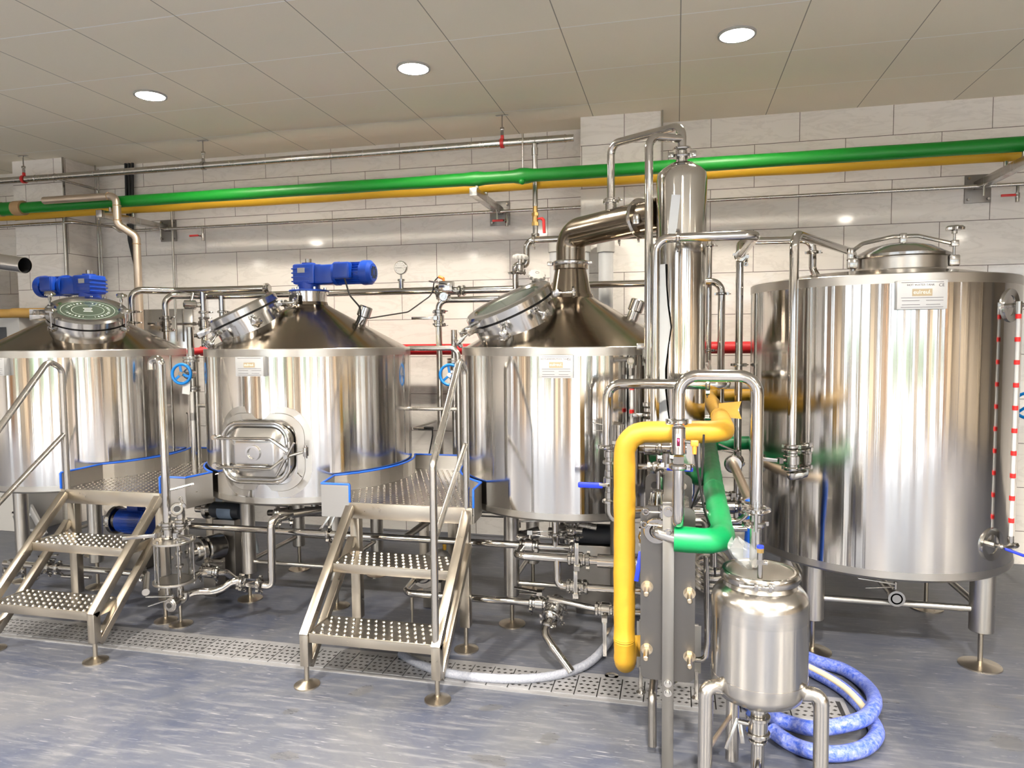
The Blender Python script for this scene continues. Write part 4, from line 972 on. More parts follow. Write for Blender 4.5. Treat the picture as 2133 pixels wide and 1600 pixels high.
# white wheel diaphragm valves left of the duct
q = P(1073, 590, 4.66); wz = P(1073, 556, 4.66).z; ez = P(1140, 499, 4.66).z
pts = [V((q.x, 4.66, cz_)), V((q.x, 4.66, P(1073, 545, 4.66).z)), ]
x2 = P(1097, 540, 4.66).x
pipe('loop_pipe', 'polished pipe looping up beside the duct from white wheel valve', [V((q.x, 4.68, cz_)), V((q.x, 4.66, wz + .03)), V((x2, 4.66, wz - .01)), V((x2, 4.66, ez)), V((P(1400, 499, 4.66).x, 4.66, ez))], .0215, bend=.055,
     clamps=[(V((P(1112, 499, 4.66).x, 4.66, ez)), X, V((0, -.3, -1))), (V((P(1330, 499, 4.66).x, 4.66, ez)), X, V((0, -.3, 1))), (V((P(1290, 499, 4.66).x, 4.66, ez)), X, V((0, -.3, -1))), (V((q.x, 4.66, wz - .04)), Z, V((-1, -.2, 0)))])
def wheelvalve(label, c, axis, r):
    axis = V(axis).normalized(); t = thing('diaphragm_valve', label, 'valve', c - axis * .10)
    n = 48; R = basis(axis); w = MB(); prof = [(.2, -.012), (.95, -.012), (1.0, .0), (.9, .012), (.45, .022), (.2, .022)]; vs = []; fs = []
    for q_, z_ in prof:
        for i in range(n):
            a_ = 2 * PI * i / n; k = 1 + (.07 * math.cos(12 * a_) if q_ > .8 else 0); vs.append(c + R @ V((r * q_ * k * math.cos(a_), r * q_ * k * math.sin(a_), z_)))
    for j in range(len(prof) - 1):
        for i in range(n): k = (i + 1) % n; fs.append((j * n + i, j * n + k, (j + 1) * n + k, (j + 1) * n + i))
    fs += [tuple(range(n))[::-1], tuple((len(prof) - 1) * n + i for i in range(n))]
    w.add(vs, fs); wo = w.obj('handwheel', M_WHITE, t)
    MB().ring([(.010, 0), (.013, 0), (.013, .001), (.010, .001)], c + axis * .0225, axis, 20).obj('wheel_mark', M_INK, wo)
    b = MB().cyl(c - axis * .05, c - axis * .01, .014, n=14).cyl(c - axis * .09, c - axis * .045, .026, n=20, ch=.004).bbox(c - axis * .10, (.07, .06, .02), .006, R)
    for s in (-1, 1):
        for u in (-1, 1): b.cyl(c + R @ V((s * .026, u * .022, -.115)), c + R @ V((s * .026, u * .022, -.075)), .005, n=6)
    b.obj('bonnet', M_CAST, t)
wheelvalve('diaphragm valve with flat white handwheel pointing up, left of the duct', P(1084, 536, 4.58), V((.1, -.1, 1)), .052)
wheelvalve('diaphragm valve with white handwheel tilted to the viewer, beside the duct', P(1118, 574, 4.50), V((.3, -.62, .85)), .058)
# right header behind kettle and its filter housings
rz = P(1280, 592, 4.72).z
pipe('header_pipe', 'polished header pipe emerging right of the kettle duct', [V((P(1150, 592, 4.72).x, 4.72, rz)), V((P(1480, 585, 4.72).x, 4.72, P(1480, 583, 4.72).z)), V((P(1503, 620, 4.72).x, 4.72, P(1503, 600, 4.72).z)), V((P(1503, 620, 4.72).x, 4.72, .95))][0:1] +
     [V((P(1503, 620, 4.72).x, 4.72, rz)), V((P(1503, 620, 4.72).x, 4.72, 1.05))], .0235, bend=.07, clamps=[(V((P(1503, 620, 4.72).x, 4.72, P(1503, 612, 4.72).z)), Z)])
q = P(1477, 560, 4.85); pipe('riser_pipe', 'slim vertical steel pipe just right of the tall condenser', [V((q.x, 4.85, P(1477, 490, 4.85).z)), V((q.x, 4.85, P(1477, 755, 4.85).z))], .0195, clamps=[(V((q.x, 4.85, P(1477, 512, 4.85).z)), Z), (V((q.x, 4.85, P(1477, 730, 4.85).z)), Z)])
for i, (px, lab) in enumerate(((1160, 'left of the bent duct'), (1212, 'half hidden behind the bent duct'), (1262, 'right of the bent duct'))):
    a_ = P(px, 515, 5.03); zt = a_.z; zb = P(px, 672, 5.03).z - .1
    t = thing('filter_housing', 'milky plastic water filter housing on the wall, ' + lab, 'water filter', (a_.x, 5.03, zb), 'milky wall filter housings')
    MB().cyl((a_.x, 5.03, zt - .04), (a_.x, 5.03, zt + .05), .062, n=32, ch=.004).obj('cap', M_WHITE, t)
    MB().cyl((a_.x, 5.03, zb), (a_.x, 5.03, zt - .035), .050, .053, n=32, ch=.006).obj('bowl', M_POLY, t)
    MB().cyl((a_.x, 5.03, zb + .02), (a_.x, 5.03, zt - .05), .028, n=20).obj('cartridge', M_WHITE, t)
# red insulated pipe behind everything
rz_ = P(900, 728, 5.12).z; pipe('insulated_pipe', 'dark red wrapped pipe low behind the kettle and condenser', [V((P(420, 730, 5.12).x, 5.12, rz_)), V((1.3, 5.12, rz_))], .042, M_RED)
# ================================================================== KETTLE DUCT, CONDENSER AND ITS TUBES
CD = V((.02, 3.45, 0)); cr = .117
dz = P(1372, 452, 3.5).z; nz = 1.985
ux = (CD - V((kx, ky, 0))).normalized()
e0 = V((kx, ky, nz)); e1 = V((kx, ky, P(1195, 488, 3.97).z)); e2 = V((CD.x, CD.y, 0)) - ux * (cr + .005); e2.z = dz + .02
t = thing('vapour_duct', 'wide bent steel vapour duct from kettle top to the condenser', 'duct', e0)
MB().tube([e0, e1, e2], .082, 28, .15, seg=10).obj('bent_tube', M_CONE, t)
ax = (e2 - e1).normalized()
MB().ring([(.070, -.012), (.098, -.012), (.104, -.004), (.104, .008), (.098, .014), (.070, .014)], e0 + Z * .008, Z, 40).bbox(e0 + V((-.115, -.02, .01)), (.03, .03, .022), .004).bbox(e0 + V((.112, -.02, .01)), (.025, .025, .018), .004).obj('neck_clamp', M_BRIGHT, t)
fl = e1.lerp(e2, .80); MB().ring([(.070, -.012), (.097, -.012), (.102, 0), (.097, .012), (.070, .012)], fl, ax, 40).bbox(fl + V((-.02, -.10, -.02)), (.03, .02, .05), .004).obj('duct_clamp', M_CAST, t)
sa = e1.lerp(e2, .48) + Z * .082
MB().cyl(sa - Z * .02, sa + Z * .035, .030, n=20).ring([(.018, 0), (.042, 0), (.042, .012), (.018, .012)], sa + Z * .03, Z, 24).obj('spray_port', M_CAST, t)
t = thing('condenser', 'tall vertical steel condenser column in front of the tiled pillar', 'condenser', (CD.x, CD.y, 0))
ztop = P(1416, 338, 3.45).z; zs = P(1416, 378, 3.45).z; zm = P(1416, 500, 3.45).z; zb_ = .80
MB().lathe([(cr, zm), (cr, zs), (cr * .96, zs + .035), (cr * .80, ztop - .035), (cr * .45, ztop - .008), (.03, ztop)], (CD.x, CD.y, 0), Z, 56).obj('upper_shell', M_SHELL2, t)
MB().lathe([(.03, zb_ - .06), (cr * .7, zb_ - .03), (cr * .95, zb_ + .02), (cr * .97, zb_ + .04), (cr * .97, zm)], (CD.x, CD.y, 0), Z, 56).obj('lower_shell', M_SHELL2, t)
MB().ring([(cr * .9, zm - .003), (cr + .002, zm - .003), (cr + .002, zm + .003), (cr * .9, zm + .003)], (CD.x, CD.y, 0), Z, 56).obj('seam', M_SATIN, t)
MB().cyl((CD.x, CD.y, ztop - .005), (CD.x, CD.y, ztop + .05), .026, n=20).ring([(.02, 0), (.043, 0), (.046, .006), (.043, .012), (.02, .012)], (CD.x, CD.y, ztop + .02), Z, 28).ring([(.02, 0), (.040, 0), (.043, .006), (.040, .012), (.02, .012)], (CD.x, CD.y, ztop + .055), Z, 28).bbox((CD.x + .05, CD.y - .02, ztop + .03), (.03, .02, .03), .004).bbox((CD.x - .05, CD.y - .02, ztop + .03), (.025, .02, .025), .004).obj('top_ferrule', M_CAST, t)
MB().cyl((CD.x, CD.y, .03), (CD.x, CD.y, zb_ - .05), .03, n=16).lathe([(.09, 0), (.09, .01), (.03, .03)], (CD.x, CD.y, 0), Z, 24).obj('stand', M_SATIN, t)
fm = MB(); fm.box((CD.x - .035, CD.y - cr - .0015, zm + .09), (.04, .001, .20), Matrix.Rotation(.1, 3, 'Y')); fm.obj('protective_film', M_FILM, t)
f2 = MB(); th0, th1 = math.radians(-152), math.radians(-112); zz0, zz1 = 1.13, zm - .12
for i in range(10):
    pass
vs = []; fs = []
for j in range(9):
    for i in range(7):
        u = i / 6; v = j / 8; a_ = th0 + (th1 - th0) * u * (1 - .35 * abs(math.sin(v * 5))); rr_ = cr + .002 + .006 * math.sin(u * 5 + v * 9) ** 2
        vs.append((CD.x + rr_ * math.cos(a_), CD.y + rr_ * math.sin(a_), zz0 + (zz1 - zz0) * v))
for j in range(8):
    for i in range(6): fs.append((j * 7 + i, j * 7 + i + 1, (j + 1) * 7 + i + 1, (j + 1) * 7 + i))
f2.add(vs, fs); f2.obj('loose_film', M_FILM, t)
ct = V((CD.x, CD.y, ztop + .065))
pz1 = P(1414, 262, 3.45).z; pa = P(1279, 300, 3.66)
pipe('condenser_tube', 'highest arched tube from condenser top back to the duct', [ct, V((ct.x, ct.y, pz1)), V((sa.x, sa.y, P(1280, 300, sa.y).z)), V((sa.x, sa.y, sa.z + .05))], .0205, bend=.055, clamps=[(V((sa.x, sa.y, sa.z + .05)), Z)])
pb = P(1352, 400, 3.38); zbt = P(1385, 290, 3.42).z
pipe('condenser_tube', 'long vertical tube beside the condenser with an arched top', [V((ct.x, ct.y - .001, zbt + .004)), V((pb.x, 3.36, zbt)), V((pb.x, 3.36, P(1350, 838, 3.36).z))], .0195, bend=.05)
# union stack under it
q = V((pb.x, 3.36, P(1350, 838, 3.36).z)); 
t = thing('union_stack', 'stack of clamped unions below the long tube by the yellow pipe', 'fitting', q - Z * .20)
m = MB()
for k, (r, h) in enumerate(((.026, .02), (.020, .02), (.034, .014), (.026, .03), (.036, .03), (.024, .02), (.03, .012), (.022, .05))): m.cyl(q - Z * (.0 + .0255 * k), q - Z * (.0255 * k + h), r, n=20, ch=.002)
m.obj('body', M_CAST, t); MB().bbox(q + V((-.05, -.02, -.06)), (.05, .014, .02), .005).obj('wing_nut', M_CAST, t)
pc = P(1365, 560, 3.22); zc_ = P(1450, 494, 3.22).z
p_r = P(1576, 494, 3.22)
t_ = pipe('transfer_tube', 'long level tube in front of the condenser turning down and back', [V((pc.x, 3.22, P(1365, 884, 3.22).z)), V((pc.x, 3.22, zc_)), V((p_r.x, 3.22, zc_)), V((p_r.x + .0, 4.02, zc_))], .0205, bend=.06, clamps=[(V((P(1412, 494, 3.22).x, 3.22, zc_)), X, V((0, -.4, -1))), (V((p_r.x, 4.0, zc_)), Y, V((1, 0, -.2)))])
vz = P(1535, 550, 4.06); x_v = p_r.x
pipe('riser_pipe', 'long vertical pipe between condenser and hot water tank', [V((x_v, 4.04, zc_ - .01)), V((x_v, 4.06, .55))], .0205, clamps=[(V((x_v, 4.06, P(1530, 760, 4.06).z)), Z), (V((x_v, 4.06, P(1530, 1030, 4.06).z)), Z)])
hx2 = P(1690, 500, 4.35)
pipe('transfer_tube', 'arched tube into the left edge of the hot water tank top', [V((x_v, 4.06, zc_ - .05)), V((x_v + .02, 4.30, P(1540, 503, 4.30).z)), V((hx2.x, 4.30, P(1640, 501, 4.30).z)), V((hx2.x, 4.30, P(1690, 560, 4.30).z)), V((hx2.x + .05, 4.28, HZR + .01))], .0205, bend=.06, clamps=[(V((hx2.x, 4.30, P(1690, 526, 4.30).z)), Z)])
h1 = P(1652, 700, 3.55); zt = P(1652, 487, 3.55).z; hb = P(1652, 930, 3.55).z
pipe('inlet_pipe', 'tall tube standing before the hot water tank, curving over its lid', [V((h1.x, 3.55, hb)), V((h1.x, 3.55, zt)), V((1.0, 4.45, zt)), V((1.0, 4.45, HZR + .03))], .0215, bend=.06, clamps=[(V((h1.x, 3.55, hb)), Z)])
butterfly('butterfly valve with long lever at the left side of hot water tank', V((h1.x, 3.55, P(1652, 958, 3.55).z)), Z, .0215, V((-1, -.6, 0)), V((-1, .1, .08)), .12)
pipe('stub_pipe', 'short stub from the long lever valve into hot water tank', [V((h1.x, 3.55, P(1652, 985, 3.55).z)), V((h1.x, 3.55, .90)), V((h1.x + .18, 3.72, .90))], .0215, bend=.04)
# slim arched tube from the kettle's front valve
q0 = P(1265, 935, 3.18); za = P(1380, 800, 3.18).z; q1 = P(1512, 800, 3.18)
pipe('transfer_tube', 'arched tube from the kettle front valve across to the right', [V((q0.x, 3.18, q0.z)), V((q0.x, 3.18, za)), V((q1.x, 3.18, za)), V((q1.x + .03, 4.0, za))], .0225, bend=.065, clamps=[(V((P(1474, 800, 3.18).x, 3.18, za)), X, V((0, -.4, -1))), (V((q0.x, 3.18, q0.z + .01)), Z, V((-1, -.4, 0)))])
# kettle front valve stack
kz = lambda y: P(1272, y, 3.2).z
t = thing('valve_stack', 'stack of sight glass and blue-levered ball valve at kettle front', 'valve', V((q0.x, 3.19, kz(1050))))
m = MB()
for y, r, h in ((945, .028, .03), (962, .034, .014), (985, .025, .03), (1003, .031, .045), (1030, .024, .03), (1043, .036, .014)): m.cyl((q0.x + .012, 3.19, kz(y) + h / 2), (q0.x + .012, 3.19, kz(y) - h / 2), r, n=24, ch=.002)
m.cyl((q0.x + .012, 3.19, kz(935)), (q0.x + .012, 3.19, kz(1048)), .021, n=20)
m.tube([V((q0.x + .012, 3.19, kz(1045))), V((q0.x + .012, 3.19, kz(1078))), V((q0.x + .10, 3.19, kz(1080)))], .0235, 16, .05); m.obj('body', M_CAST, t)
MB().bbox((q0.x - .075, 3.165, kz(1009)), (.115, .016, .026), .006).obj('lever_sleeve', M_BLUEH, t)
MB().bbox((q0.x - .012, 3.162, kz(1007)), (.05, .010, .016), .003).obj('lever_arm', M_CAST, t)
w = P(1288, 905, 3.28)
MB().cyl(w - Z * .03, w + Z * .05, .030, n=20, ch=.003).cyl(w + Z * .02, w + V((0, .17, .02)), .020, n=14).obj('side_union', M_CAST, t)
lv = MB().beam(w + Z * .03, w + V((-.12, -.01, .055)), .016, .005, Z, .001).beam(w + Z * .015, w + V((-.12, -.01, .018)), .009, .003, Z, .001); lv.obj('flat_lever', M_CAST, t)
# small cross fittings between kettle and heat exchanger
zc2 = P(1370, 932, 3.0).z
a_, b_ = P(1332, 932, 3.0), P(1430, 932, 3.0)
m = MB().cyl(a_, V((b_.x, 3.0, a_.z)), .024, n=20).cyl(a_ + X * .02, a_ + X * .07, .030, n=20, ch=.003)
t = thing('union_fitting', 'short level polished union just below the yellow pipe', 'fitting', a_); m.obj('body', M_PIPE, t)
clamp(t, a_ + X * .085, X, .026, V((0, -.5, -1))); clamp(t, a_ + X * .135, X, .024, V((0, -.5, -1)))
MB().tube([V((a_.x + .085, 3.0, a_.z)), V((a_.x + .085, 3.0, a_.z - .26))], .014, 12).obj('drain_tube', M_PIPE, t)
bq = P(1366, 972, 2.95); ballvalve('small ball valve with long blue lever above the heat exchanger', bq, X, .015, V((1, 0, -.02)), M_BLUEH, .15)
pipe('stub_pipe', 'short stub left of the blue-levered ball valve', [P(1330, 972, 2.96), P(1355, 972, 2.96)], .013)
# ================================================================== INSULATED PIPES IN FRONT
ry = .0405
def wrapped(label, pts, r, m, bend, r_end=None, closed=True):
    pts = [V(p) for p in pts]; full = fillet(pts, bend, 8); den = []
    for a_, b_ in zip(full, full[1:]):
        n = max(1, int((b_ - a_).length / .04)); den += [a_.lerp(b_, k / n) for k in range(n)]
    den.append(full[-1])
    rad = [r * (1 + .022 * math.sin(i * 1.9) + .014 * math.sin(i * .77 + 1)) for i in range(len(den))]
    mb = MB(); mb.tube(den, rad, 24, .0005, seg=1)
    return solo('insulated_pipe', mb, m, label, 'pipe')
yx = P(1303, 1100, 2.70).x
yl = wrapped('bright yellow wrapped pipe arching down in front of the heat exchanger', [V((-.115, 2.86, .305)), V((yx, 2.84, .305)), V((yx, 2.66, .30)), V((yx, 2.64, .42)), V((yx, 2.64, P(1400, 902, 2.64).z)), V((P(1508, 902, 2.64).x, 2.64, P(1508, 900, 2.64).z)), P(1500, 868, 3.3), P(1474, 824, 4.85), P(1600, 822, 4.85)], ry, M_YELLOW, .085)
gy = wrapped('light green wrapped pipe bending back from the heat exchanger port', [P(1404, 1122, 2.46), P(1507, 1130, 2.46), P(1487, 1020, 3.16), P(1478, 925, 4.72), P(1600, 921, 4.72)], .0435, M_GREEN2, .075)
fl = MB(); q = P(1497, 868, 3.28); fl.prism([(0, 0), (.10, -.01), (.085, .03), (.10, .07), (.0, .06)], q, basis(V((.1, -1, .1))), .002)
solo('tape_flap', fl, M_YELLOW, 'loose flap of yellow wrap sticking out at the pipe bend', 'tape')
# ================================================================== PLATE HEAT EXCHANGER
t = thing('heat_exchanger', 'upright steel plate heat exchanger between yellow pipe and small tank', 'heat exchanger', (-.03, 2.8, 0))
def rplate(y, z0, z1, x0, x1, th, r=.03):
    o_ = V(((x0 + x1) / 2, y, (z0 + z1) / 2)); m = MB(); m.prism(rr(x1 - x0, z1 - z0, r, 6), o_, Matrix((X, Z, -Y)).transposed(), th); return m
rplate(2.575, .312, .957, -.124, .070, .016).obj('front_plate', M_PLATE, t)
rplate(3.065, .30, .982, -.128, .068, .016).obj('back_plate', M_PLATE, t)
pk = MB()
for k in range(38): pk.box((-.028, 2.59 + k * .0125, .615), (.150 + .012 * (k % 2), .006, .56))
pk.obj('plate_pack', M_PIPE2, t)
bm_ = MB()
for x in (-.102, .050):
    for z in (.42, .40 + .24): pass
bolts = []
for px, py in ((1348, 1222), (1436, 1236), (1347, 1352), (1436, 1368)):
    q = P(px, py, 2.56); bolts.append(q)
    bt = MB().lathe([(.022, 0), (.022, .005)], q + Y * .004, -Y, 24).lathe([(.0165, 0), (.0165, .018)], q, -Y, 6).cyl(q, q - Y * .085, .0095, n=14, ch=.003); bt.obj('tie_bolt', M_BRASSY, t)
    MB().cyl(q + Y * .02, q + Y * .50, .0085, n=10).obj('tie_rod', M_PIPE2, t)
xb_ = -.024
MB().bbox((xb_, 2.50, .495), (.041, .012, .99), .002).obj('front_post', M_PLATE2, t)
MB().bbox((xb_, 2.80, .985), (.041, .62, .012), .002).obj('carrying_bar', M_PLATE2, t)
for z in (.957, .883, .335, .300):
    bq = V((xb_, 2.493, z)); r = .015 if z > .9 else .011
    if z < .5 and False: continue
    MB().cyl(bq + Y * .004, bq - Y * .003, r * 1.25, n=20).cyl(bq, bq - Y * .012, r * .75, n=6).obj('post_bolt', M_BRIGHT, t)
for x in (-.145, .092):
    f = MB().bbox((x, 3.05, .225), (.036, .005, .21), .001).bbox((x + (.008 if x < 0 else -.008), 3.055, .32), (.03, .008, .03), .001).obj('foot_bracket', M_PLATE2, t)
    MB().cyl((x, 3.05, .0), (x, 3.05, .13), .009, n=8).cyl((x, 3.05, .0), (x, 3.05, .012), .02, n=16).obj('foot_screw', M_CAST, f)
st_ = MB()
for k in range(7): st_.box((-.108 + k * .0065, 2.5586, .937), (.0045, .0006, .005))
st_.obj('stamped_marks', M_INK, t)
# round caps on the back plate
for x in (-.088, .03): MB().cyl((x, 3.048, .935), (x, 3.044, .935), .0155, n=24).obj('plate_hole', M_BLACK if x < 0 else M_CAST, t)
# motor housing behind the front plate top
q = P(1372, 1040, 2.75); mm = thing('small_motor', 'small finned metal motor housing standing on the heat exchanger', 'motor', q - Z * .03)
m = MB().cyl(q - Z * .03, q + Z * .035, .028, .022, n=20, ch=.003)
for k in range(8): m.bbox(q + V((.028 * math.cos(k * PI / 4), .028 * math.sin(k * PI / 4), -.002)), (.008, .008, .055), .002)
m.bbox(q - Z * .036, (.085, .07, .014), .002); m.obj('housing', M_CAST, mm)
# port elbow in front of the plate, with clamps
q = P(1368, 1108, 2.52)
t = thing('port_elbow', 'clamped steel elbow joining the light green pipe to exchanger', 'fitting', q - Z * .04)
MB().tube([q + Y * .04, q, q + V((.075, -.02, -.012))], .026, 18, .035).cyl(q + Y * .05, q + Y * .04, .040, n=28).obj('elbow', M_BRIGHT, t)
MB().ring([(.026, -.008), (.044, -.008), (.047, 0), (.044, .008), (.026, .008)], q + V((0, .012, 0)), Y, 28).obj('clamp', M_CAST, t)
w = MB()
for dxy in ((-.045, .025), (-.038, .072)):
    c_ = q + V((dxy[0], -.005, dxy[1])); w.torus(c_, Y, .010, .0042, 16, 6); w.cyl(c_ + X * .01, c_ + X * .05, .004, n=8)
w.cyl(q + V((.02, .03, .03)), q + V((.02, .03, .09)), .016, n=14).obj('wing_nuts', M_CAST, t)
bv = P(1340, 1118, 2.62); ballvalve('small ball valve with drooping blue lever left of the exchanger elbow', bv, Z, .013, V((-.15, -.1, -1)), M_BLUEH, .16)
# sensor loop: inverted U tube
sx = P(1414, 850, 2.42).x; s2 = P(1577, 900, 2.42).x; st = P(1500, 783, 2.42).z
t = pipe('sensor_loop', 'bright inverted U tube carrying the digital sensor', [V((sx, 2.42, P(1414, 885, 2.42).z)), V((sx, 2.42, st)), V((s2, 2.42, st)), V((s2, 2.42, P(1577, 1100, 2.42).z))], .0202, bend=.06, clamps=[(V((sx, 2.42, P(1414, 878, 2.42).z)), Z, V((-1, -.3, 0)))])
s = P(1414, 915, 2.42); s.x = sx
t = thing('digital_sensor', 'round digital flow sensor with red lit number on the U tube', 'sensor', s - Z * .05)
MB().cyl(s - Z * .052, s + Z * .042, .0232, n=32, ch=.003).lathe([(.020, 0), (.020, .022)], s + Z * .042, Z, 6).cyl(s + Z * .062, s + Z * .075, .015, n=16).lathe([(.020, 0), (.020, .025)], s - Z * .083, Z, 6).obj('body', M_CAST, t)
MB().bbox(s + V((-.001, -.0225, -.002)), (.017, .004, .045), .003).obj('face', M_WHITE, t)
MB().bbox(s + V((-.001, -.0250, -.006)), (.010, .002, .028), .001).obj('window', M_SCREEN, t)
text('digit', '9', .013, s + V((-.001, -.0264, -.001)), Matrix((X, Z, -Y)).transposed(), M_DIGIT, t, .0003)
MB().cyl(s + V((.02, 0, -.008)), s + V((.04, -.005, -.008)), .006, n=12).obj('socket', M_CAST, t)
MB().bbox(s + V((.052, -.006, -.012)), (.026, .018, .020), .004).cyl(s + V((.052, -.006, -.015)), s + V((.052, -.006, -.048)), .0085, .007, n=14).obj('plug', M_ORANGE, t)
c = MB().tube([s + V((.052, -.006, -.04)), P(1455, 990, 2.45), P(1466, 1060, 2.5), P(1482, 1105, 2.6), P(1490, 1200, 2.9)], .0042, 8, .08).tube([P(1466, 905, 2.6), P(1462, 1000, 2.6), P(1440, 1060, 2.8)], .004, 8, .05)
solo('black_cable', c, M_BLACK, 'thin black cable hanging from the orange sensor plug', 'cable')
pipe('lower_tube', 'bright tube below the digital sensor running down to the exchanger', [V((sx, 2.42, P(1412, 970, 2.42).z)), V((sx, 2.42, P(1408, 1092, 2.42).z)), V((sx, 2.57, P(1408, 1098, 2.42).z))], .0195, bend=.04, clamps=[(V((sx, 2.42, P(1412, 972, 2.42).z)), Z, V((1, -.3, 0)))])
# tubes right of the exchanger
pipe('side_tube', 'small bent tube leaving the exchanger right side, upper', [P(1447, 1066, 2.75), P(1475, 1066, 2.75), P(1486, 1100, 2.75), P(1486, 1180, 2.75)], .013, bend=.03)
pipe('side_tube', 'dark bent tube leaving the exchanger right side, lower', [P(1447, 1085, 2.9), P(1468, 1085, 2.9), P(1468, 1140, 2.9)], .011, M_DARKST, bend=.02)
pipe('side_tube', 'slim upright tube at the exchanger right side ending in an elbow', [P(1446, 1374, 2.75), P(1470, 1374, 2.75), P(1473, 1340, 2.75), P(1471, 1160, 2.75)], .0105, bend=.04)
q = P(1368, 1425, 2.72); pipe('drain_tube', 'open-ended tube pointing down below the heat exchanger', [V((q.x - .01, 2.80, q.z)), V((q.x - .014, 2.62, q.z - .002)), V((q.x - .012, 2.60, .035))], .0165, M_DARKST, bend=.03, extra=lambda mb: None)
pipe('side_tube', 'thin bent tube under the heat exchanger plate', [P(1380, 1420, 2.85), P(1400, 1425, 2.85), P(1408, 1418, 2.8)], .008)
# fittings in the gap right of the green pipe
q = P(1528, 968, 3.9); t = thing('flange_cap', 'round flanged port with a brown pipe sloping from it', 'fitting', q)
MB().cyl(q + Y * .03, q, .048, n=32, ch=.006).obj('flange', M_BRIGHT, t); MB().tube([q, P(1562, 1046, 3.3)], .023, 16).obj('sloping_pipe', M_STAINED, t)
q2 = P(1564, 1050, 3.28)
t = thing('blue_hose', 'short blue hose hanging on a clamped spout behind the U tube', 'hose', P(1566, 1150, 3.28))
MB().tube([q2 + V((0, 0, .02)), P(1570, 1070, 3.26), P(1563, 1150, 3.28), P(1560, 1250, 3.3), V((P(1560, 1250, 3.3).x, 3.36, .06)), V((P(1560, 1250, 3.3).x + .1, 3.7, .034))], .031, 18, .05).obj('hose_wall', M_TRIM, t); clamp(t, q2 + Z * .01, Z, .032, V((-1, -.4, 0)))
butterfly('butterfly valve with lever beside the light green pipe, upper', P(1533, 965, 4.0), V((.3, 1, .3)), .02, V((.1, -.3, 1)), V((-1, -.2, .35)), .11)
butterfly('butterfly valve with lever beside the light green pipe, lower', P(1522, 1055, 3.6), X, .021, V((.1, -.2, 1)), V((-1, -.3, .1)), .12)
pipe('cross_tube', 'short level tube behind the light green pipe, upper', [P(1420, 1050, 3.6), P(1552, 1055, 3.6)], .013)
pipe('cross_tube', 'bent level tube behind the light green pipe, middle', [P(1486, 1086, 3.0), P(1540, 1086, 3.0), P(1563, 1062, 3.0)], .0125, bend=.05)
pipe('cross_tube', 'short level tube behind the light green pipe, lowest', [P(1500, 1101, 3.1), P(1556, 1101, 3.1)], .0125)
pipe('cross_tube', 'stub tube reaching from the condenser to the yellow pipe', [V((CD.x + .1, 3.50, P(1460, 870, 3.5).z)), P(1492, 870, 3.5)], .014)
pipe('cross_tube', 'stub tube reaching from low on the condenser to the green pipe', [P(1462, 1025, 3.5), P(1480, 1025, 3.5)], .013)
c = MB()
for k in range(4): q = P(1480, 1190, 3.3); c.torus(q + Z * (.05 - k * .03), V((.1, -.5, 1)), .075, .012, 24, 8)
solo('coiled_hose', c, M_PIPE2, 'small coil of steel hose in the shade behind the exchanger', 'hose')
# ================================================================== SMALL PRESSURE TANK, FRONT RIGHT
SC = V((.2725, 2.40, 0)); SR = .154
t = thing('small_tank', 'small round steel vessel on three bent legs in the foreground', 'tank', SC)
body = [(.0001, .352), (.05, .354), (.10, .366), (.138, .388), (SR, .42), (SR, .455)]
MB().lathe(body, SC, Z, 72).obj('bottom_head', M_SATIN2, t)
MB().lathe([(SR - .001, .455), (SR - .001, .652)], SC, Z, 72).obj('shell', M_SHELL2, t)
MB().lathe([(SR, .652), (SR, .700), (.150, .722), (.135, .742), (.118, .752), (.112, .768)], SC, Z, 72).obj('top_head', M_SATIN2, t)
MB().ring([(.112, .766), (.120, .766), (.126, .774), (.126, .792), (.120, .800), (.112, .800)], SC, Z, 72).obj('clamp_band', M_CAST, t)
MB().lathe([(.114, .795), (.112, .800), (.106, .801), (.104, .796), (.0001, .796)], SC, Z, 72).obj('lid', M_SATIN, t)
q = SC + V((-.005, -.128, .782)); m = MB().cyl(q - X * .03, q + X * .03, .006, n=10).bbox(q - X * .02, (.014, .014, .022), .003).bbox(q + X * .022, (.012, .014, .026), .003).bbox(q + X * .0, (.014, .012, .014), .003).cyl(q - X * .07, q - X * .025, .006, n=10)
m.obj('band_bolt', M_CAST, t)
for ang, reach in ((-152, .062), (-22, .062), (110, .062)):
    a_ = math.radians(ang); d = V((math.cos(a_), math.sin(a_), 0)); b0 = SC + d * (SR - .02) + Z * .415; b1 = SC + d * (SR + reach - .02) + Z * .43; b2 = SC + d * (SR + reach - .018)
    MB().tube([b0, V((b1.x, b1.y, .432)), V((b2.x, b2.y, .03))], .0235, 20, .06, seg=10).obj('leg', M_SATIN2, t)
la, lb = [SC + V((math.cos(math.radians(g_)), math.sin(math.radians(g_)), 0)) * (SR + .045) for g_ in (-152, 110)]
MB().cyl(la + Z * .20, lb + Z * .20, .008, n=10).obj('cross_rod', M_STAINED, t)
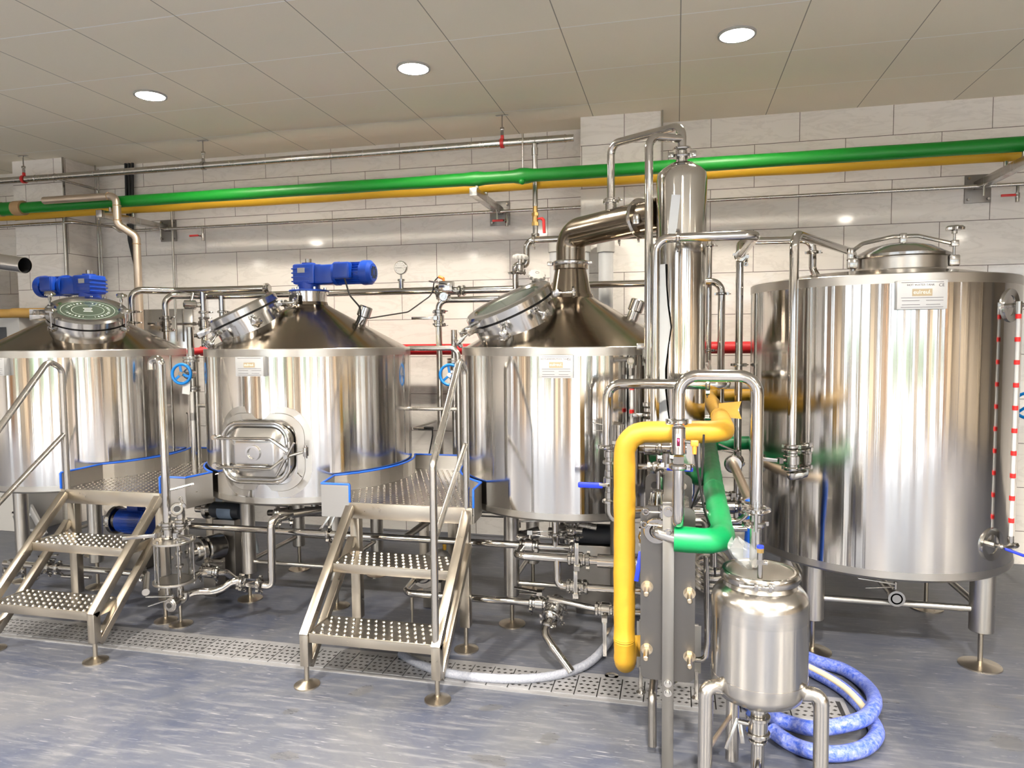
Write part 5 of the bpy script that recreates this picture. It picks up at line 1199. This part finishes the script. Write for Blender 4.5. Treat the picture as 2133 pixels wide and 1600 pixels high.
# outlet under the small tank
t = thing('outlet_valve', 'clamped outlet valve and elbow under the small foreground vessel', 'valve', SC + Z * .09)
m = MB(); z = .352
for r, h in ((.018, .02), (.032, .012), (.024, .016), (.040, .012), (.032, .045), (.040, .012), (.022, .016), (.030, .008), (.0215, .075)): m.cyl(SC + Z * (z - h), SC + Z * z, r, n=28, ch=.0015); z -= h
m.tube([SC + Z * (z + .01), SC + Z * (z - .03), SC + V((.0, -.12, z - .06))], .0215, 18, .04); m.obj('body', M_BRIGHT, t)
m = MB().ring([(.022, -.007), (.042, -.007), (.045, 0), (.042, .007), (.022, .007)], SC + V((0, -.05, z - .035)), V((0, -1, -.25)), 28); m.bbox(SC + V((.052, -.055, z - .03)), (.03, .02, .03), .004); m.obj('lower_clamp', M_CAST, t)
m = MB().cyl(SC + V((-.03, 0, .27)), SC + V((-.065, 0, .275)), .009, n=12); m.beam(SC + V((-.06, 0, .278)), SC + V((-.05, -.02, .21)), .014, .005, Y, .001); m.beam(SC + V((-.065, 0, .285)), SC + V((-.105, -.03, .19)), .012, .005, Y, .001); m.obj('lever', M_CAST, t)
m = MB().cyl(SC + V((.05, -.06, .085)), SC + V((.16, -.07, .075)), .006, n=10).cyl(SC + V((.03, -.06, .088)), SC + V((.07, -.06, .085)), .012, n=14).sph(SC + V((.09, -.06, .085)), .014).cyl(SC + V((.09, -.06, .085)), SC + V((.09, -.06, .11)), .008, n=8); m.obj('sample_cock', M_CAST, t)
MB().cyl(SC + V((-.10, -.03, .085)), SC + V((-.13, -.05, .075)), .010, n=12).obj('brass_plug', M_BRASS, t)
# standing riser with clear disc on the small tank
px_ = s2
z1_ = P(1577, 1100, 2.42).z
t = thing('riser_union', 'clamped riser with a clear round disc standing behind the small tank', 'fitting', V((s2 - .006, 2.47, .79)))
MB().cyl((s2, 2.43, .80), (s2, 2.43, z1_ + .02), .0185, n=20).obj('riser', M_PIPE, t)
for z in (z1_ + .012, z1_ + .055): clamp(t, V((s2, 2.43, z)), Z, .021, V((-1, -.3, 0)))
dq = P(1575, 1060, 2.36); MB().cyl(dq - Z * .007, dq + Z * .004, .045, n=40, ch=.002).obj('clear_disc', M_GLASS, t)
MB().cyl(dq - Z * .075, dq - Z * .008, .0065, n=12).obj('disc_stem', M_PIPE, t)
q = P(1583, 1185, 2.31); q.z = .80
t = thing('push_fitting', 'blue and brass push fitting on the front edge of small tank lid', 'fitting', q)
MB().cyl(q, q + Z * .055, .0085, n=14).lathe([(.012, 0), (.012, .016)], q + Z * .045, Z, 6).cyl(q + Z * .06, q + Z * .085, .010, n=14).bbox(q + V((.016, 0, .05)), (.014, .012, .012), .002).obj('body', M_CAST, t)
MB().lathe([(.0115, 0), (.0115, .014)], q + Z * .083, Z, 6).obj('brass_nut', M_BRASS, t); MB().cyl(q + Z * .097, q + Z * .105, .011, n=18).obj('blue_collar', M_BLUEH, t)
# crumpled bag
bc = P(1548, 1150, 2.42); bc.z = .845; m = MB(); vs = []; fs = []; nu, nv = 14, 9
for j in range(nv):
    for i in range(nu):
        a_ = 2 * PI * i / nu; v = j / (nv - 1); r = .012 + .036 * math.sin(PI * min(1, v * .9 + .1)) * (1 + .25 * math.sin(3 * a_ + 4 * v) + .15 * math.sin(7 * a_))
        vs.append((bc.x + .02 - .045 * v + r * math.cos(a_), bc.y + r * .8 * math.sin(a_), bc.z - .045 + .095 * v + .008 * math.sin(5 * a_ + v * 3)))
for j in range(nv - 1):
    for i in range(nu): k = (i + 1) % nu; fs.append((j * nu + i, j * nu + k, (j + 1) * nu + k, (j + 1) * nu + i))
m.add(vs, fs); solo('plastic_bag', m, M_BAG, 'crumpled clear plastic bag on the small tank lid', 'bag')
# ================================================================== HOSES ON THE FLOOR
def smooth(pts, n=8):
    out = []
    for i in range(len(pts) - 1):
        p0 = pts[max(i - 1, 0)]; p1 = pts[i]; p2 = pts[i + 1]; p3 = pts[min(i + 2, len(pts) - 1)]
        for k in range(n):
            t_ = k / n; out.append(.5 * ((2 * p1) + (p2 - p0) * t_ + (2 * p0 - 5 * p1 + 4 * p2 - p3) * t_ * t_ + (3 * p1 - p0 - 3 * p2 + p3) * t_ ** 3))
    out.append(pts[-1]); return out
hr_ = .029
A = [(1560, 1330, .03), (1640, 1352, .03), (1700, 1377, .03), (1760, 1396, .03), (1806, 1430, .04), (1822, 1462, .085), (1805, 1492, .09), (1765, 1508, .085), (1700, 1518, .06), (1650, 1508, .035), (1600, 1489, .03), (1545, 1455, .03)]
Bp = [(1560, 1350, .03), (1640, 1375, .03), (1700, 1402, .03), (1752, 1432, .03), (1790, 1466, .03), (1815, 1500, .03), (1826, 1530, .03), (1800, 1558, .03), (1750, 1570, .03), (1700, 1567, .03), (1650, 1550, .03), (1608, 1522, .03)]
for pts, lab in ((A, 'film-wrapped blue hose loop on the floor, the strand lying on top'), (Bp, 'film-wrapped blue hose loop on the floor, the strand underneath')):
    w_ = smooth([PZ(x, y, z) for x, y, z in pts]); w_ = [V((p.x, p.y, max(p.z, hr_ + .001))) for p in w_]
    t = thing('hose', lab, 'hose', (w_[0].x, w_[0].y, 0), None); MB().tube(w_, hr_, 18, .0005, seg=1).obj('hose_wall', M_HOSEB, t)
    if pts is Bp:
        seg_ = w_[10:40]; off = [p + V((-.010, -.006, hr_ * .62)) for p in seg_]; MB().tube(off, .0145, 10, .0005, seg=1).obj('cream_stripe', M_HOSEY, t)
Cp = [(835, 1362), (880, 1386), (940, 1404), (1020, 1413), (1100, 1414), (1170, 1404), (1225, 1382), (1262, 1345), (1290, 1300), (1330, 1265)]
w_ = smooth([PZ(x, y, .022) for x, y in Cp]); solo('clear_hose', MB().tube(w_, [.0205 * (1 + .05 * (i % 2)) for i in range(len(w_))], 18, .0005, seg=1), M_HOSEC, 'clear braided hose curving over the floor drain', 'hose')
q = PZ(1274, 1408, .002); solo('washer', MB().ring([(.016, 0), (.032, 0), (.032, .003), (.016, .003)], V((q.x, q.y, 0.001)), Z, 32), M_PIPE2, 'flat grey ring washer lying on the floor by the drain', 'washer')
# ================================================================== PIPING UNDER AND BETWEEN THE TANKS
# strainer with glass cylinder
G = P(362, 1145, 3.12); gx_, gy_ = G.x, 3.12
zt = P(362, 1128, 3.12).z; zb = P(362, 1208, 3.12).z
t = thing('sight_strainer', 'glass-walled cylinder strainer with steel end plates, front left', 'strainer', (gx_, gy_, zb))
for z in (zt, zb - .008): MB().lathe([(.106, 0), (.108, .002), (.108, .010), (.106, .012)], (gx_, gy_, z), Z, 48).obj('end_plate', M_SATIN, t)
MB().ring([(.084, 0), (.090, 0), (.090, zt - zb - .004), (.084, zt - zb - .004)], (gx_, gy_, zb + .004), Z, 48).obj('glass_wall', M_GLASS, t)
for k in range(6):
    a_ = k * PI / 3 + .35; c_ = V((gx_ + .098 * math.cos(a_), gy_ + .098 * math.sin(a_), 0)); MB().cyl(c_ + Z * (zb - .018), c_ + Z * (zt + .022), .0038, n=8).cyl(c_ + Z * (zt + .012), c_ + Z * (zt + .026), .007, n=6).cyl(c_ + Z * (zb - .022), c_ + Z * (zb - .008), .007, n=6).obj('tie_rod', M_PIPE, t)
MB().cyl((gx_ + .03, gy_, zb + .01), (gx_ + .03, gy_, zt), .011, n=14).sph((gx_ + .03, gy_, zt - .06), .019).lathe([(.004, 0), (.022, .03), (.022, .034), (.004, .034)], (gx_ + .03, gy_, zb + .05), Z, 20).obj('inner_nozzle', M_PIPE, t)
MB().cyl((gx_ + .03, gy_, zb - .10), (gx_ + .03, gy_, zb), .018, n=16).cyl((gx_ - .04, gy_, zb - .08), (gx_ - .04, gy_, zb), .018, n=16).obj('bottom_stubs', M_PIPE, t)
# hooked tall tube into the strainer
hxp = P(341, 900, 3.12).x; htop = P(341, 748, 3.12).z
pipe('overflow_tube', 'tall upright tube with hooked top beside the left platform', [V((hxp, 3.12, zt + .02)), V((hxp, 3.12, htop)), V((hxp - .066, 3.13, htop)), V((hxp - .066, 3.13, htop - .055))], .0205, bend=.031, clamps=[(V((hxp, 3.12, P(341, 1090, 3.12).z)), Z)])
butterfly('butterfly valve with level lever pointing left atop the glass strainer', V((hxp, 3.12, P(341, 1108, 3.12).z)), Z, .020, V((-.2, -1, 0)), V((-1, -.6, .0)), .15)
MB().tube([V((hxp, 3.12, P(340, 1025, 3.1).z)), V((hxp + .09, 3.22, P(372, 1018, 3.1).z))], .006, 8).obj('stay_rod', M_PIPE2, sc.objects[[o.name for o in sc.objects if o.get('label', '').startswith('tall upright tube with hooked')][0]])
ex = P(377, 1080, 3.12).x; ez_ = P(377, 1058, 3.12).z
pipe('elbow_tube', 'open-mouthed steel elbow facing the viewer above the strainer', [V((ex, 3.12, zt + .012)), V((ex, 3.12, ez_)), V((ex + .035, 3.05, ez_ + .012))], .0205, bend=.04, clamps=[(V((ex, 3.12, P(377, 1084, 3.12).z)), Z), (V((ex + .033, 3.053, ez_ + .0115)), V((.035, -.07, .012)), V((1, 0, .5)))])
q = V((ex + .0365, 3.047, ez_ + .0125)); solo('tube_mouth', MB().cyl(q, q + V((.001, -.002, .0003)), .016, n=20), M_BLACK, 'dark open mouth of the elbow above the strainer', 'opening')
butterfly('butterfly valve with level lever pointing right atop the strainer', V((ex, 3.12, P(377, 1108, 3.12).z)), Z, .020, V((.3, -1, 0)), V((1, -.35, 0)), .13)
# port and feet under the strainer
q = P(352, 1262, 3.02); t = thing('drain_port', 'round open drain port facing the viewer below the strainer', 'fitting', q)
MB().cyl(q + Y * .06, q, .028, n=24, ch=.003).cyl(q + Y * .03, q + Y * .005, .036, n=24, ch=.004).tube([q + Y * .06, V((q.x + .02, q.y + .10, q.z)), V((q.x + .02, q.y + .10, zb - .06))], .019, 14, .03).obj('body', M_CAST, t)
MB().cyl(q - Y * .0005, q - Y * .002, .014, n=20).obj('bore', M_BLACK, t)
MB().beam(q + V((0, .03, .04)), q + V((-.12, -.02, .045)), .016, .006, Z, .001).beam(q + V((.0, .02, .03)), q + V((-.10, -.03, .0)), .012, .005, Z, .001).cyl(q + V((0, .03, .02)), q + V((0, .03, .05)), .008, n=8).obj('lever', M_CAST, t)
q = P(377, 1300, 3.0); q = PZ(377, 1301, 0)
t = thing('adjustable_stand', 'thin threaded stand with round foot below the strainer', 'stand', (q.x, q.y, 0))
m = MB(); m.lathe([(.062, 0), (.062, .006), (.02, .014), (.009, .02)], (q.x, q.y, 0), Z, 28); m.cyl((q.x, q.y, .01), (q.x, q.y, P(377, 1235, q.y).z), .008, n=12); m.obj('stem_and_foot', M_FRAME, t)
# S-shaped pipe and clear spool under the middle tank
pipe('curved_pipe', 'S-curved polished pipe running from strainer to the sight spool', smooth([P(385, 1243, 3.16), P(400, 1235, 3.18), P(418, 1232, 3.2), P(440, 1232, 3.22), P(462, 1226, 3.24), P(482, 1213, 3.26), P(496, 1210, 3.28), P(504, 1211, 3.30)], 4), .0195, bend=.001, clamps=[(P(499, 1211, 3.29), X, V((0, -.5, -1)))])
a_, b_ = P(505, 1213, 3.30), P(540, 1216, 3.30); t = thing('sight_spool', 'clear glass spool between two wing-nut clamps under the middle tank', 'fitting', a_)
MB().cyl(a_, b_, .022, n=24).obj('glass_spool', M_GLASS, t)
for e in (a_, b_): clamp(t, e, X, .022, V((0, -.5, -1)))
ux_ = P(567, 1150, 3.34)
pipe('bent_pipe', 'polished U-bent pipe dropping from middle tank outlet', [P(543, 1218, 3.32), V((ux_.x, 3.33, P(560, 1221, 3.33).z)), V((ux_.x, 3.34, P(567, 1078, 3.34).z)), V((ux_.x + .05, 3.46, P(590, 1068, 3.46).z))], .0215, bend=.055)
q = P(590, 1072, 3.48); t = thing('check_valve', 'chunky polished valve body below the middle tank', 'valve', q)
MB().cyl(q - X * .04 - Y * .03, q + X * .03 + Y * .04, .038, n=24, ch=.006).cyl(q + X * .02, q + V((.16, .15, .0)), .024, n=16).cyl(q + V((-.02, 0, -.03)), q + V((-.02, 0, -.055)), .009, n=8).obj('body', M_CAST, t)
for s in (-.02, .03): clamp(t, q + V((s, s * .8, 0)), V((1, .8, 0)), .036, V((.3, -.4, -1)))
# bottom outlets
for key, lab in (('mash', 'outlet stub in the middle of the middle tank underside'), ('kettle', 'outlet stub under the kettle centre'), ('first', 'outlet stub under the far left tank')):
    x, y = TC[key]; pipe('outlet_stub', lab, [V((x + .02, y - .05, ZB - .02)), V((x + .02, y - .05, .52)), V((x + .15, y - .05, .50))], .021, M_PIPE2, bend=.05)
# long level pipe at mid height
L1 = [P(400, 1100, 3.2), P(545, 1106, 3.42), P(820, 1121, 3.46)]
zL = P(700, 1113, 3.46).z
pipe('level_pipe', 'long level polished pipe passing low in front of middle tank legs', [V((P(398, 1100, 3.46).x, 3.46, zL)), V((P(1095, 1139, 3.46).x, 3.46, zL))], .0185, M_PIPE, bend=.03, clamps=[(V((P(685, 1112, 3.46).x, 3.46, zL)), X, V((0, -.4, -1)))])
pipe('branch_pipe', 'slanted dark branch pipe joining the level pipe below the right platform', [V((P(842, 1123, 3.46).x, 3.46, zL)), P(900, 1080, 3.95)], .0195, M_DARKST)
# lower loop under the right platform
q1_, q2_ = P(840, 1230, 3.44), P(1112, 1259, 3.44); zl = P(960, 1244, 3.44).z
pipe('level_pipe', 'lower level pipe starting with a bend under the right platform', [P(872, 1196, 3.95), V((q1_.x, 3.48, zl)), V((q1_.x + .03, 3.44, zl)), V((q2_.x, 3.44, zl))], .0185, bend=.05)
q = P(857, 1300, 3.44); q = V((P(858, 1240, 3.44).x, 3.44, 0)); t = thing('adjustable_stand', 'thin threaded stand with round foot under the right platform', 'stand', q)
m = MB(); m.lathe([(.062, 0), (.062, .006), (.02, .014), (.009, .02)], q, Z, 28); m.cyl(q + Z * .01, q + Z * (zl - .02), .0065, n=12); m.cyl(q + Z * (zl - .09), q + Z * (zl - .02), .009, n=12); m.obj('stem_and_foot', M_FRAME, t)
butterfly('butterfly valve with lever pointing left, low below the kettle', V((q2_.x + .03, 3.44, zl)), X, .0195, V((.05, -.3, 1)), V((-1, -.15, .12)), .13)
# front spout with double clamps
q = P(1148, 1280, 3.30)
t = thing('spout_valve', 'shiny clamped spout valve turned to the viewer below the kettle', 'valve', q)
MB().cyl(q + V((.02, .10, .04)), q, .036, n=24, ch=.005).cyl(q + V((.01, .04, .012)), q + V((.005, .02, .004)), .047, n=28).sph(q + V((.0, .0, .0)), .036).obj('body', M_BRIGHT, t)
for s, z in ((0, -.012), (.05, .022)): clamp(t, q + V((s * .2, s, z)), V((.1, .6, .35)), .036, V((1, 0, .1)))
e = P(1138, 1305, 3.24)
pipe('spout_tube', 'bent brownish spout tube reaching down to the floor drain', [P(1146, 1292, 3.27), P(1133, 1318, 3.22), P(1150, 1345, 3.18), PZ(1190, 1400, .03)], .0195, M_PIPE, bend=.05, clamps=[(P(1142, 1298, 3.26), V((-.1, -.1, -1)), V((1, -.2, 0)))])
# kettle manifold
zk = zL
x_a = P(1095, 1139, 3.46).x; x_b = P(1195, 1143, 3.46).x
butterfly('butterfly valve with white lever upright below the kettle, on the level pipe', V((x_a + .02, 3.46, zk)), X, .0195, V((0, .3, 1)), V((1, -.1, .05)), .12)
pipe('manifold_pipe', 'short level pipe with a tee below the kettle', [V((x_a + .05, 3.46, zk)), V((x_b, 3.46, zk))], .0185, clamps=[(V((x_b - .01, 3.46, zk)), X, V((0, -.5, -1)))])
xt = P(1157, 1120, 3.46).x
pipe('drop_pipe', 'tee drop from the kettle underside to the level pipe', [V((xt, 3.46, ZB + .005)), V((xt, 3.46, zk))], .0185, clamps=[(V((xt, 3.46, P(1157, 1112, 3.46).z)), Z)])
q = P(1085, 1118, 3.7); t = thing('valve_dome', 'shiny domed valve head behind the level pipe below the kettle', 'valve', q)
MB().sph(q, .05, 20, (1, 1, .7)).cyl(q, q + V((.09, .05, .02)), .03, n=16).obj('dome', M_BRIGHT, t); MB().cyl(q + V((-.01, 0, .05)), q + V((-.01, 0, .09)), .01, n=8).beam(q + V((-.01, 0, .085)), q + V((.13, 0, .095)), .02, .008, Z, .001).obj('lever', M_CAST, t)
q = P(1190, 1105, 3.6); t = thing('valve_cluster', 'dark cluster of small clamped fittings under kettle edge', 'valve', q)
m = MB().cyl(q - Z * .07, q + Z * .07, .022, n=16).cyl(q - X * .06, q + X * .06, .02, n=14).sph(q, .035); m.obj('body', M_CAST, t)
for s in (-.04, .04): clamp(t, q + Z * s, Z, .022, V((1, -.3, 0)))
zu = P(1150, 1162, 3.28).z; xl = P(1073, 1150, 3.28).x; xr_ = P(1186, 1165, 3.28).x
pipe('bent_pipe', 'polished bent pipe looping forward from the level pipe to the kettle valves', [V((xl, 3.44, zk - .005)), V((xl, 3.28, zu)), V((xr_, 3.28, zu))], .0195, bend=.05)
butterfly('butterfly valve with lever pointing up below kettle, upper of the stacked pair', V((xr_ + .045, 3.28, zu)), X, .0195, V((0, -1, -.3)), V((0, .05, 1)), .12)
xq = P(1245, 1165, 3.28).x; xq2 = P(1340, 1168, 3.28).x
pipe('wide_sleeve', 'wide polished sleeve pipe leading into the heat exchanger', [V((xq, 3.28, zu)), V((xq2 - .02, 3.28, zu)), V((xq2 + .1, 3.2, zu))], .032, bend=.04)
pipe('short_pipe', 'short clamped pipe between upper valve and the wide sleeve', [V((xr_ + .09, 3.28, zu)), V((xq, 3.28, zu))], .0205, clamps=[(V((xq - .045, 3.28, zu)), X, V((0, -.5, -1)))])
xd = P(1161, 1180, 3.28).x; zd = P(1200, 1222, 3.28).z
pipe('drop_pipe', 'J-shaped drop pipe leading to the lower of the stacked valves', [V((xd, 3.28, zu)), V((xd, 3.28, zd)), V((P(1190, 1222, 3.28).x, 3.28, zd))], .0195, bend=.06)
butterfly('butterfly valve with lever pointing up below kettle, lower of the stacked pair', V((P(1203, 1222, 3.28).x, 3.28, zd)), X, .0195, V((0, -1, -.3)), V((0, .05, 1)), .12)
pipe('level_pipe', 'level pipe from the lower stacked valve towards the exchanger', [V((P(1216, 1222, 3.28).x, 3.28, zd)), V((P(1345, 1230, 3.28).x, 3.28, zd))], .0185, clamps=[(V((P(1219, 1222, 3.28).x, 3.28, zd)), X, V((0, -.5, 1)))])
zf = P(1262, 1270, 3.28).z; xf = P(1262, 1270, 3.28).x
pipe('level_pipe', 'lowest level pipe feeding the foot of the heat exchanger', [V((P(1150, 1275, 3.4).x, 3.34, zf + .01)), V((P(1245, 1270, 3.3).x, 3.28, zf)), V((P(1345, 1280, 3.28).x, 3.28, zf))], .0155, bend=.03)
butterfly('butterfly valve with lever hanging straight down left of yellow pipe', V((xf, 3.28, zf)), X, .0195, V((0, -1, -.35)), V((.02, 0, -1)), .17)
# pumps
def pump(label, c, r, L_, m, ax=V((1, 0, 0)), finn=False, face=False):
    t = thing('pump', label, 'pump', (c.x, c.y, 0)); ax = V(ax).normalized()
    mb = MB(); mb.cyl(c - ax * L_ / 2, c + ax * L_ / 2, r, n=28, ch=.01)
    if finn: ribbed(mb, c, ax, r * 1.02, L_ * .6)
    mb.obj('motor', m, t)
    h = MB().cyl(c - ax * (L_ / 2 + .07), c - ax * L_ / 2, r * .75, n=24, ch=.008).cyl(c - ax * (L_ / 2 + .05), c - ax * (L_ / 2 + .02), r * 1.15, n=28, ch=.004); h.cyl(c - ax * (L_ / 2 + .12), c - ax * (L_ / 2 + .07), .024, n=16); h.obj('pump_head', M_CAST, t)
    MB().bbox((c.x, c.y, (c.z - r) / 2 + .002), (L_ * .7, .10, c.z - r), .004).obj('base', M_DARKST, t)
    if face: MB().bbox(c + V((0, 0, r + .015)), (.09, .08, .04), .006).obj('terminal_box', m, t)
    return t
pump('dark cylindrical pump motor behind and below the kettle', P(1240, 1112, 3.95), .058, .30, M_DARK)
pump('blue pump motor in the shade under the left platform', P(285, 1085, 4.1), .085, .26, M_BLUE, finn=True, face=True)
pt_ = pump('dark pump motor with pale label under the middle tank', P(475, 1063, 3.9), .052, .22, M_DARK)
q = P(475, 1064, 3.9); MB().ring([(.0525, -.05), (.0532, -.05), (.0532, .05), (.0525, .05)], q, X, 28).obj('label', M_PALE, pt_)
text('label_lettering', 'PUMP', .03, q + V((0, -.0545, 0)), Matrix((X, Z, -Y)).transposed(), M_TRIM, pt_) if False else None
pump('round-faced pump between strainer and the middle tank', P(445, 1140, 3.75), .078, .12, M_CAST, V((.4, 1, 0)))
t = pump('round-faced grey pump behind the steps of the right platform', P(905, 1178, 3.85), .085, .16, M_GREYP, V((.2, 1, 0)))
q = P(926, 1145, 3.80); MB().cyl(q, q + Z * .04, .011, n=14).obj('yellow_gland', M_YELLOW, t)
q = P(482, 1118, 4.3); Rb = Matrix.Rotation(.05, 3, 'Y') @ Matrix.Rotation(.3, 3, 'X')
solo('board', MB().bbox(V((q.x, 4.35, .28)), (.30, .012, .46), .002, Rb), M_BOARD, 'pale blue and white board leaning behind the middle tank leg', 'board')
# aluminium ladder lying behind the first tank
t = thing('step_ladder', 'aluminium ladder legs leaning in the shade under first tank', 'ladder', (P(60, 1110, 4.7).x, 4.7, 0))
for p, q in (((20, 1040), (62, 1150)), ((52, 1036), (112, 1150))):
    a_ = P(*p, 4.75); b_ = P(*q, 4.6); d_ = (b_ - a_); b2 = a_ + d_ * (a_.z / max(.01, (a_.z - b_.z))) ; MB().beam(a_ - d_ * .3, V((b2.x, b2.y, .0)) if b2.z < .3 else b_, .055, .022, Y, .002).obj('rail', M_ALU, t)
for py in (1066, 1100): MB().beam(P(30 + (py - 1066) * .35, py, 4.72), P(72 + (py - 1066) * .5, py + 6, 4.72), .02, .05, Y, .002).obj('rung', M_ALU, t)
# pipes and valves under the first tank
zf1 = P(200, 1188, 3.46).z
pipe('level_pipe', 'level pipe with wing-nut clamps under the first tank', [V((P(10, 1178, 3.46).x, 3.46, zf1)), V((P(306, 1199, 3.46).x, 3.46, zf1)), V((P(330, 1199, 3.3).x, 3.2, zf1))], .0195, bend=.03, clamps=[(V((P(x, 1188, 3.46).x, 3.46, zf1)), X, V((0, -.5, -1))) for x in (80, 100, 122, 298)])
butterfly('butterfly valve behind the left steps, with lever pointing right', V((P(92, 1183, 3.46).x, 3.46, zf1)), X, .0195, V((0, -.2, 1)), V((1, -.1, .1)), .14)
butterfly('butterfly valve at the far left edge below the first tank', P(28, 1190, 3.35), V((.6, 1, 0)), .0195, V((0, -.2, 1)), V((1, -.4, .15)), .10)
pipe('stub_pipe', 'short level pipe ending behind the left platform leg', [P(130, 1200, 3.5), P(188, 1203, 3.5)], .0125)
butterfly('butterfly valve with twin level levers beside the strainer', P(437, 1190, 3.3), V((1, .3, -.1)), .020, V((0, -.2, 1)), V((1, -.2, .0)), .12)
pipe('short_pipe', 'short pipe from strainer side up to the twin lever valve', [P(400, 1205, 3.2), P(415, 1195, 3.25), P(470, 1192, 3.35), P(490, 1207, 3.42)], .018, bend=.04)
t = thing('twin_lever', 'pair of small levers hanging below the right platform corner', 'lever', P(690, 1070, 3.5))
q = P(692, 1068, 3.5); MB().beam(q, q + V((-.07, -.02, -.10)), .014, .004, Y, .001).beam(q + X * .02, q + V((-.02, -.02, -.11)), .012, .004, Y, .001).cyl(q + V((0, 0, 0)), q + V((.04, .03, .0)), .018, n=14).obj('levers', M_CAST, t)
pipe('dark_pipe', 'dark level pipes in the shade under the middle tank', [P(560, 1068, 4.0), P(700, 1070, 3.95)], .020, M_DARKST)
# blue handwheels between the tanks
def bluewheel(label, c, ax, r=.066, zlow=0.0):
    ax = V(ax).normalized(); R = basis(ax); t = thing('gate_valve', label, 'valve', c - Z * .2)
    w = MB().torus(c, ax, r, .0095, 40, 10)
    for k in range(3): a_ = math.radians(100 + 120 * k); w.beam(c, c + R @ V((r * math.cos(a_), r * math.sin(a_), 0)), .016, .007, ax, .002)
    w.obj('handwheel', M_BLUEW, t); MB().cyl(c - ax * .02, c + ax * .012, .014, n=16).obj('hub', M_BRIGHT, t)
    b = c - ax * .12; m = MB().cyl(c, b, .011, n=12).cyl(b, b + ax * .05, .034, n=20, ch=.004).cyl(b - Z * .08, b + Z * .08, .030, n=20)
    for s in (-1, 1):
        for z in (.085, .105): m.cyl(b + Z * s * z - Z * .008, b + Z * s * z + Z * .008, .050, n=24, ch=.002)
        m.cyl(b + Z * s * .10, b + Z * s * .30, .021, n=16)
    m.cyl((b.x, b.y, zlow), b - Z * .25, .021, n=16); m.obj('body', M_CAST, t); return t, b
t, b = bluewheel('blue handwheel valve in the gap between far left and middle tanks', P(378, 779, 3.80), V((.15, -1, .05)), .060, .736)
solo('tag_sheet', MB().box(P(388, 808, 3.82), (.055, .002, .08), Matrix.Rotation(.1, 3, 'Y')), M_PAPER, 'small paper tag hanging below the left blue handwheel', 'tag')
t, b2 = bluewheel('blue handwheel valve in the gap left of the kettle', P(937, 781, 4.35), V((.05, -1, .05)))
q = P(405, 734, 4.0); solo('red_pipe_wrap', MB().tube([q + V((-.03, -.02, .0)), q + V((.06, .15, .02))], .024, 12), M_RED, 'short red wrapped pipe end above the left blue handwheel', 'pipe')
pipe('thin_tubes', 'pair of thin tubes hanging in the gap between the left tanks', [P(410, 860, 4.4), P(402, 860, 4.4), P(404, 945, 4.4)], .006, bend=.02)
q = P(885, 893, 4.9); t = thing('level_probe', 'black angled plug on a steel probe behind the right platform rail', 'sensor', q)
MB().cyl(q - X * .05, q, .012, n=12).cyl(q - X * .085, V((q.x - .085, WALL - .002, q.z)), .009, n=10).cyl(q - X * .085, q - X * .05, .009, n=12).obj('probe', M_CAST, t)
MB().bbox(q + V((.03, 0, .004)), (.07, .03, .024), .005).tube([q + V((.06, 0, 0)), q + V((.06, 0, -.05)), q + V((.0, .02, -.30))], .005, 8, .02).obj('plug_and_lead', M_BLACK, t)
for (x, y0, y1, d, lab) in ((1345, 1060, 1100, 3.3, 'short upright tube left of the exchanger top'),):
    pipe('stub_pipe', lab, [P(1312, 1062, d), P(1340, 1062, d)], .016)
t = thing('thin_valve_set', 'thin bent tubes with small cock hanging right of condenser foot', 'pipe', P(1480, 780, 4.6))
MB().tube([P(1478, 752, 4.7), P(1480, 775, 4.6), P(1500, 800, 4.4), P(1518, 806, 4.2)], .008, 8, .05).tube([P(1472, 760, 4.6), P(1490, 790, 4.4), P(1505, 803, 4.1)], .007, 8, .05).obj('tubes', M_PIPE2, t)
# support cable tray lines low on the wall
for k, y in enumerate((1070, 1078)):
    z = P(1000, y, 5.2).z; pipe('conduit', 'thin dark conduit low on the wall behind the tanks, %s' % ('upper', 'lower')[k], [V((-5.0, 5.25, z)), V((.9, 5.25, z))], .007, M_BLACK)

bluewheel('blue handwheel valve peeping out at right of the hot water tank', P(2142, 845, 4.75), V((-.9, -1, .05)), .075)
q = P(611, 621, 3.86); t = thing('cable_plug', 'black square plug on a bent stem left of the middle motor neck', 'plug', q)
MB().bbox(q, (.045, .035, .045), .008).obj('cap', M_BLACK, t); MB().tube([q - Z * .02, q - Z * .05, q + V((-.07, .01, -.075))], .008, 10, .01).obj('stem', M_CAST, t)
EXPO = 2.15
# ------------------------------------------------------------------ camera and look
cam = bpy.data.cameras.new('camera'); co = bpy.data.objects.new('camera', cam); COL.objects.link(co)
cam.sensor_fit = 'HORIZONTAL'; cam.sensor_width = 36.0; cam.lens = 36.0 * FPX / 2133; cam.clip_start = .05; cam.clip_end = 100
M = RC @ Matrix(((1, 0, 0), (0, 0, -1), (0, 1, 0)))
co.matrix_world = Matrix.Translation((0, 0, EYE)) @ M.to_4x4()
sc.camera = co
vs = sc.view_settings; vs.view_transform = 'Standard'; vs.look = 'None'; vs.gamma = 1.0; vs.exposure = EXPO; vs.use_curve_mapping = False
sc.cycles.max_bounces = 10; sc.cycles.glossy_bounces = 6; sc.cycles.transmission_bounces = 6; sc.cycles.diffuse_bounces = 4; sc.cycles.transparent_max_bounces = 8
sc.cycles.sample_clamp_indirect = 8.0; sc.cycles.caustics_reflective = False; sc.cycles.caustics_refractive = False
sc.cycles.use_denoising = True
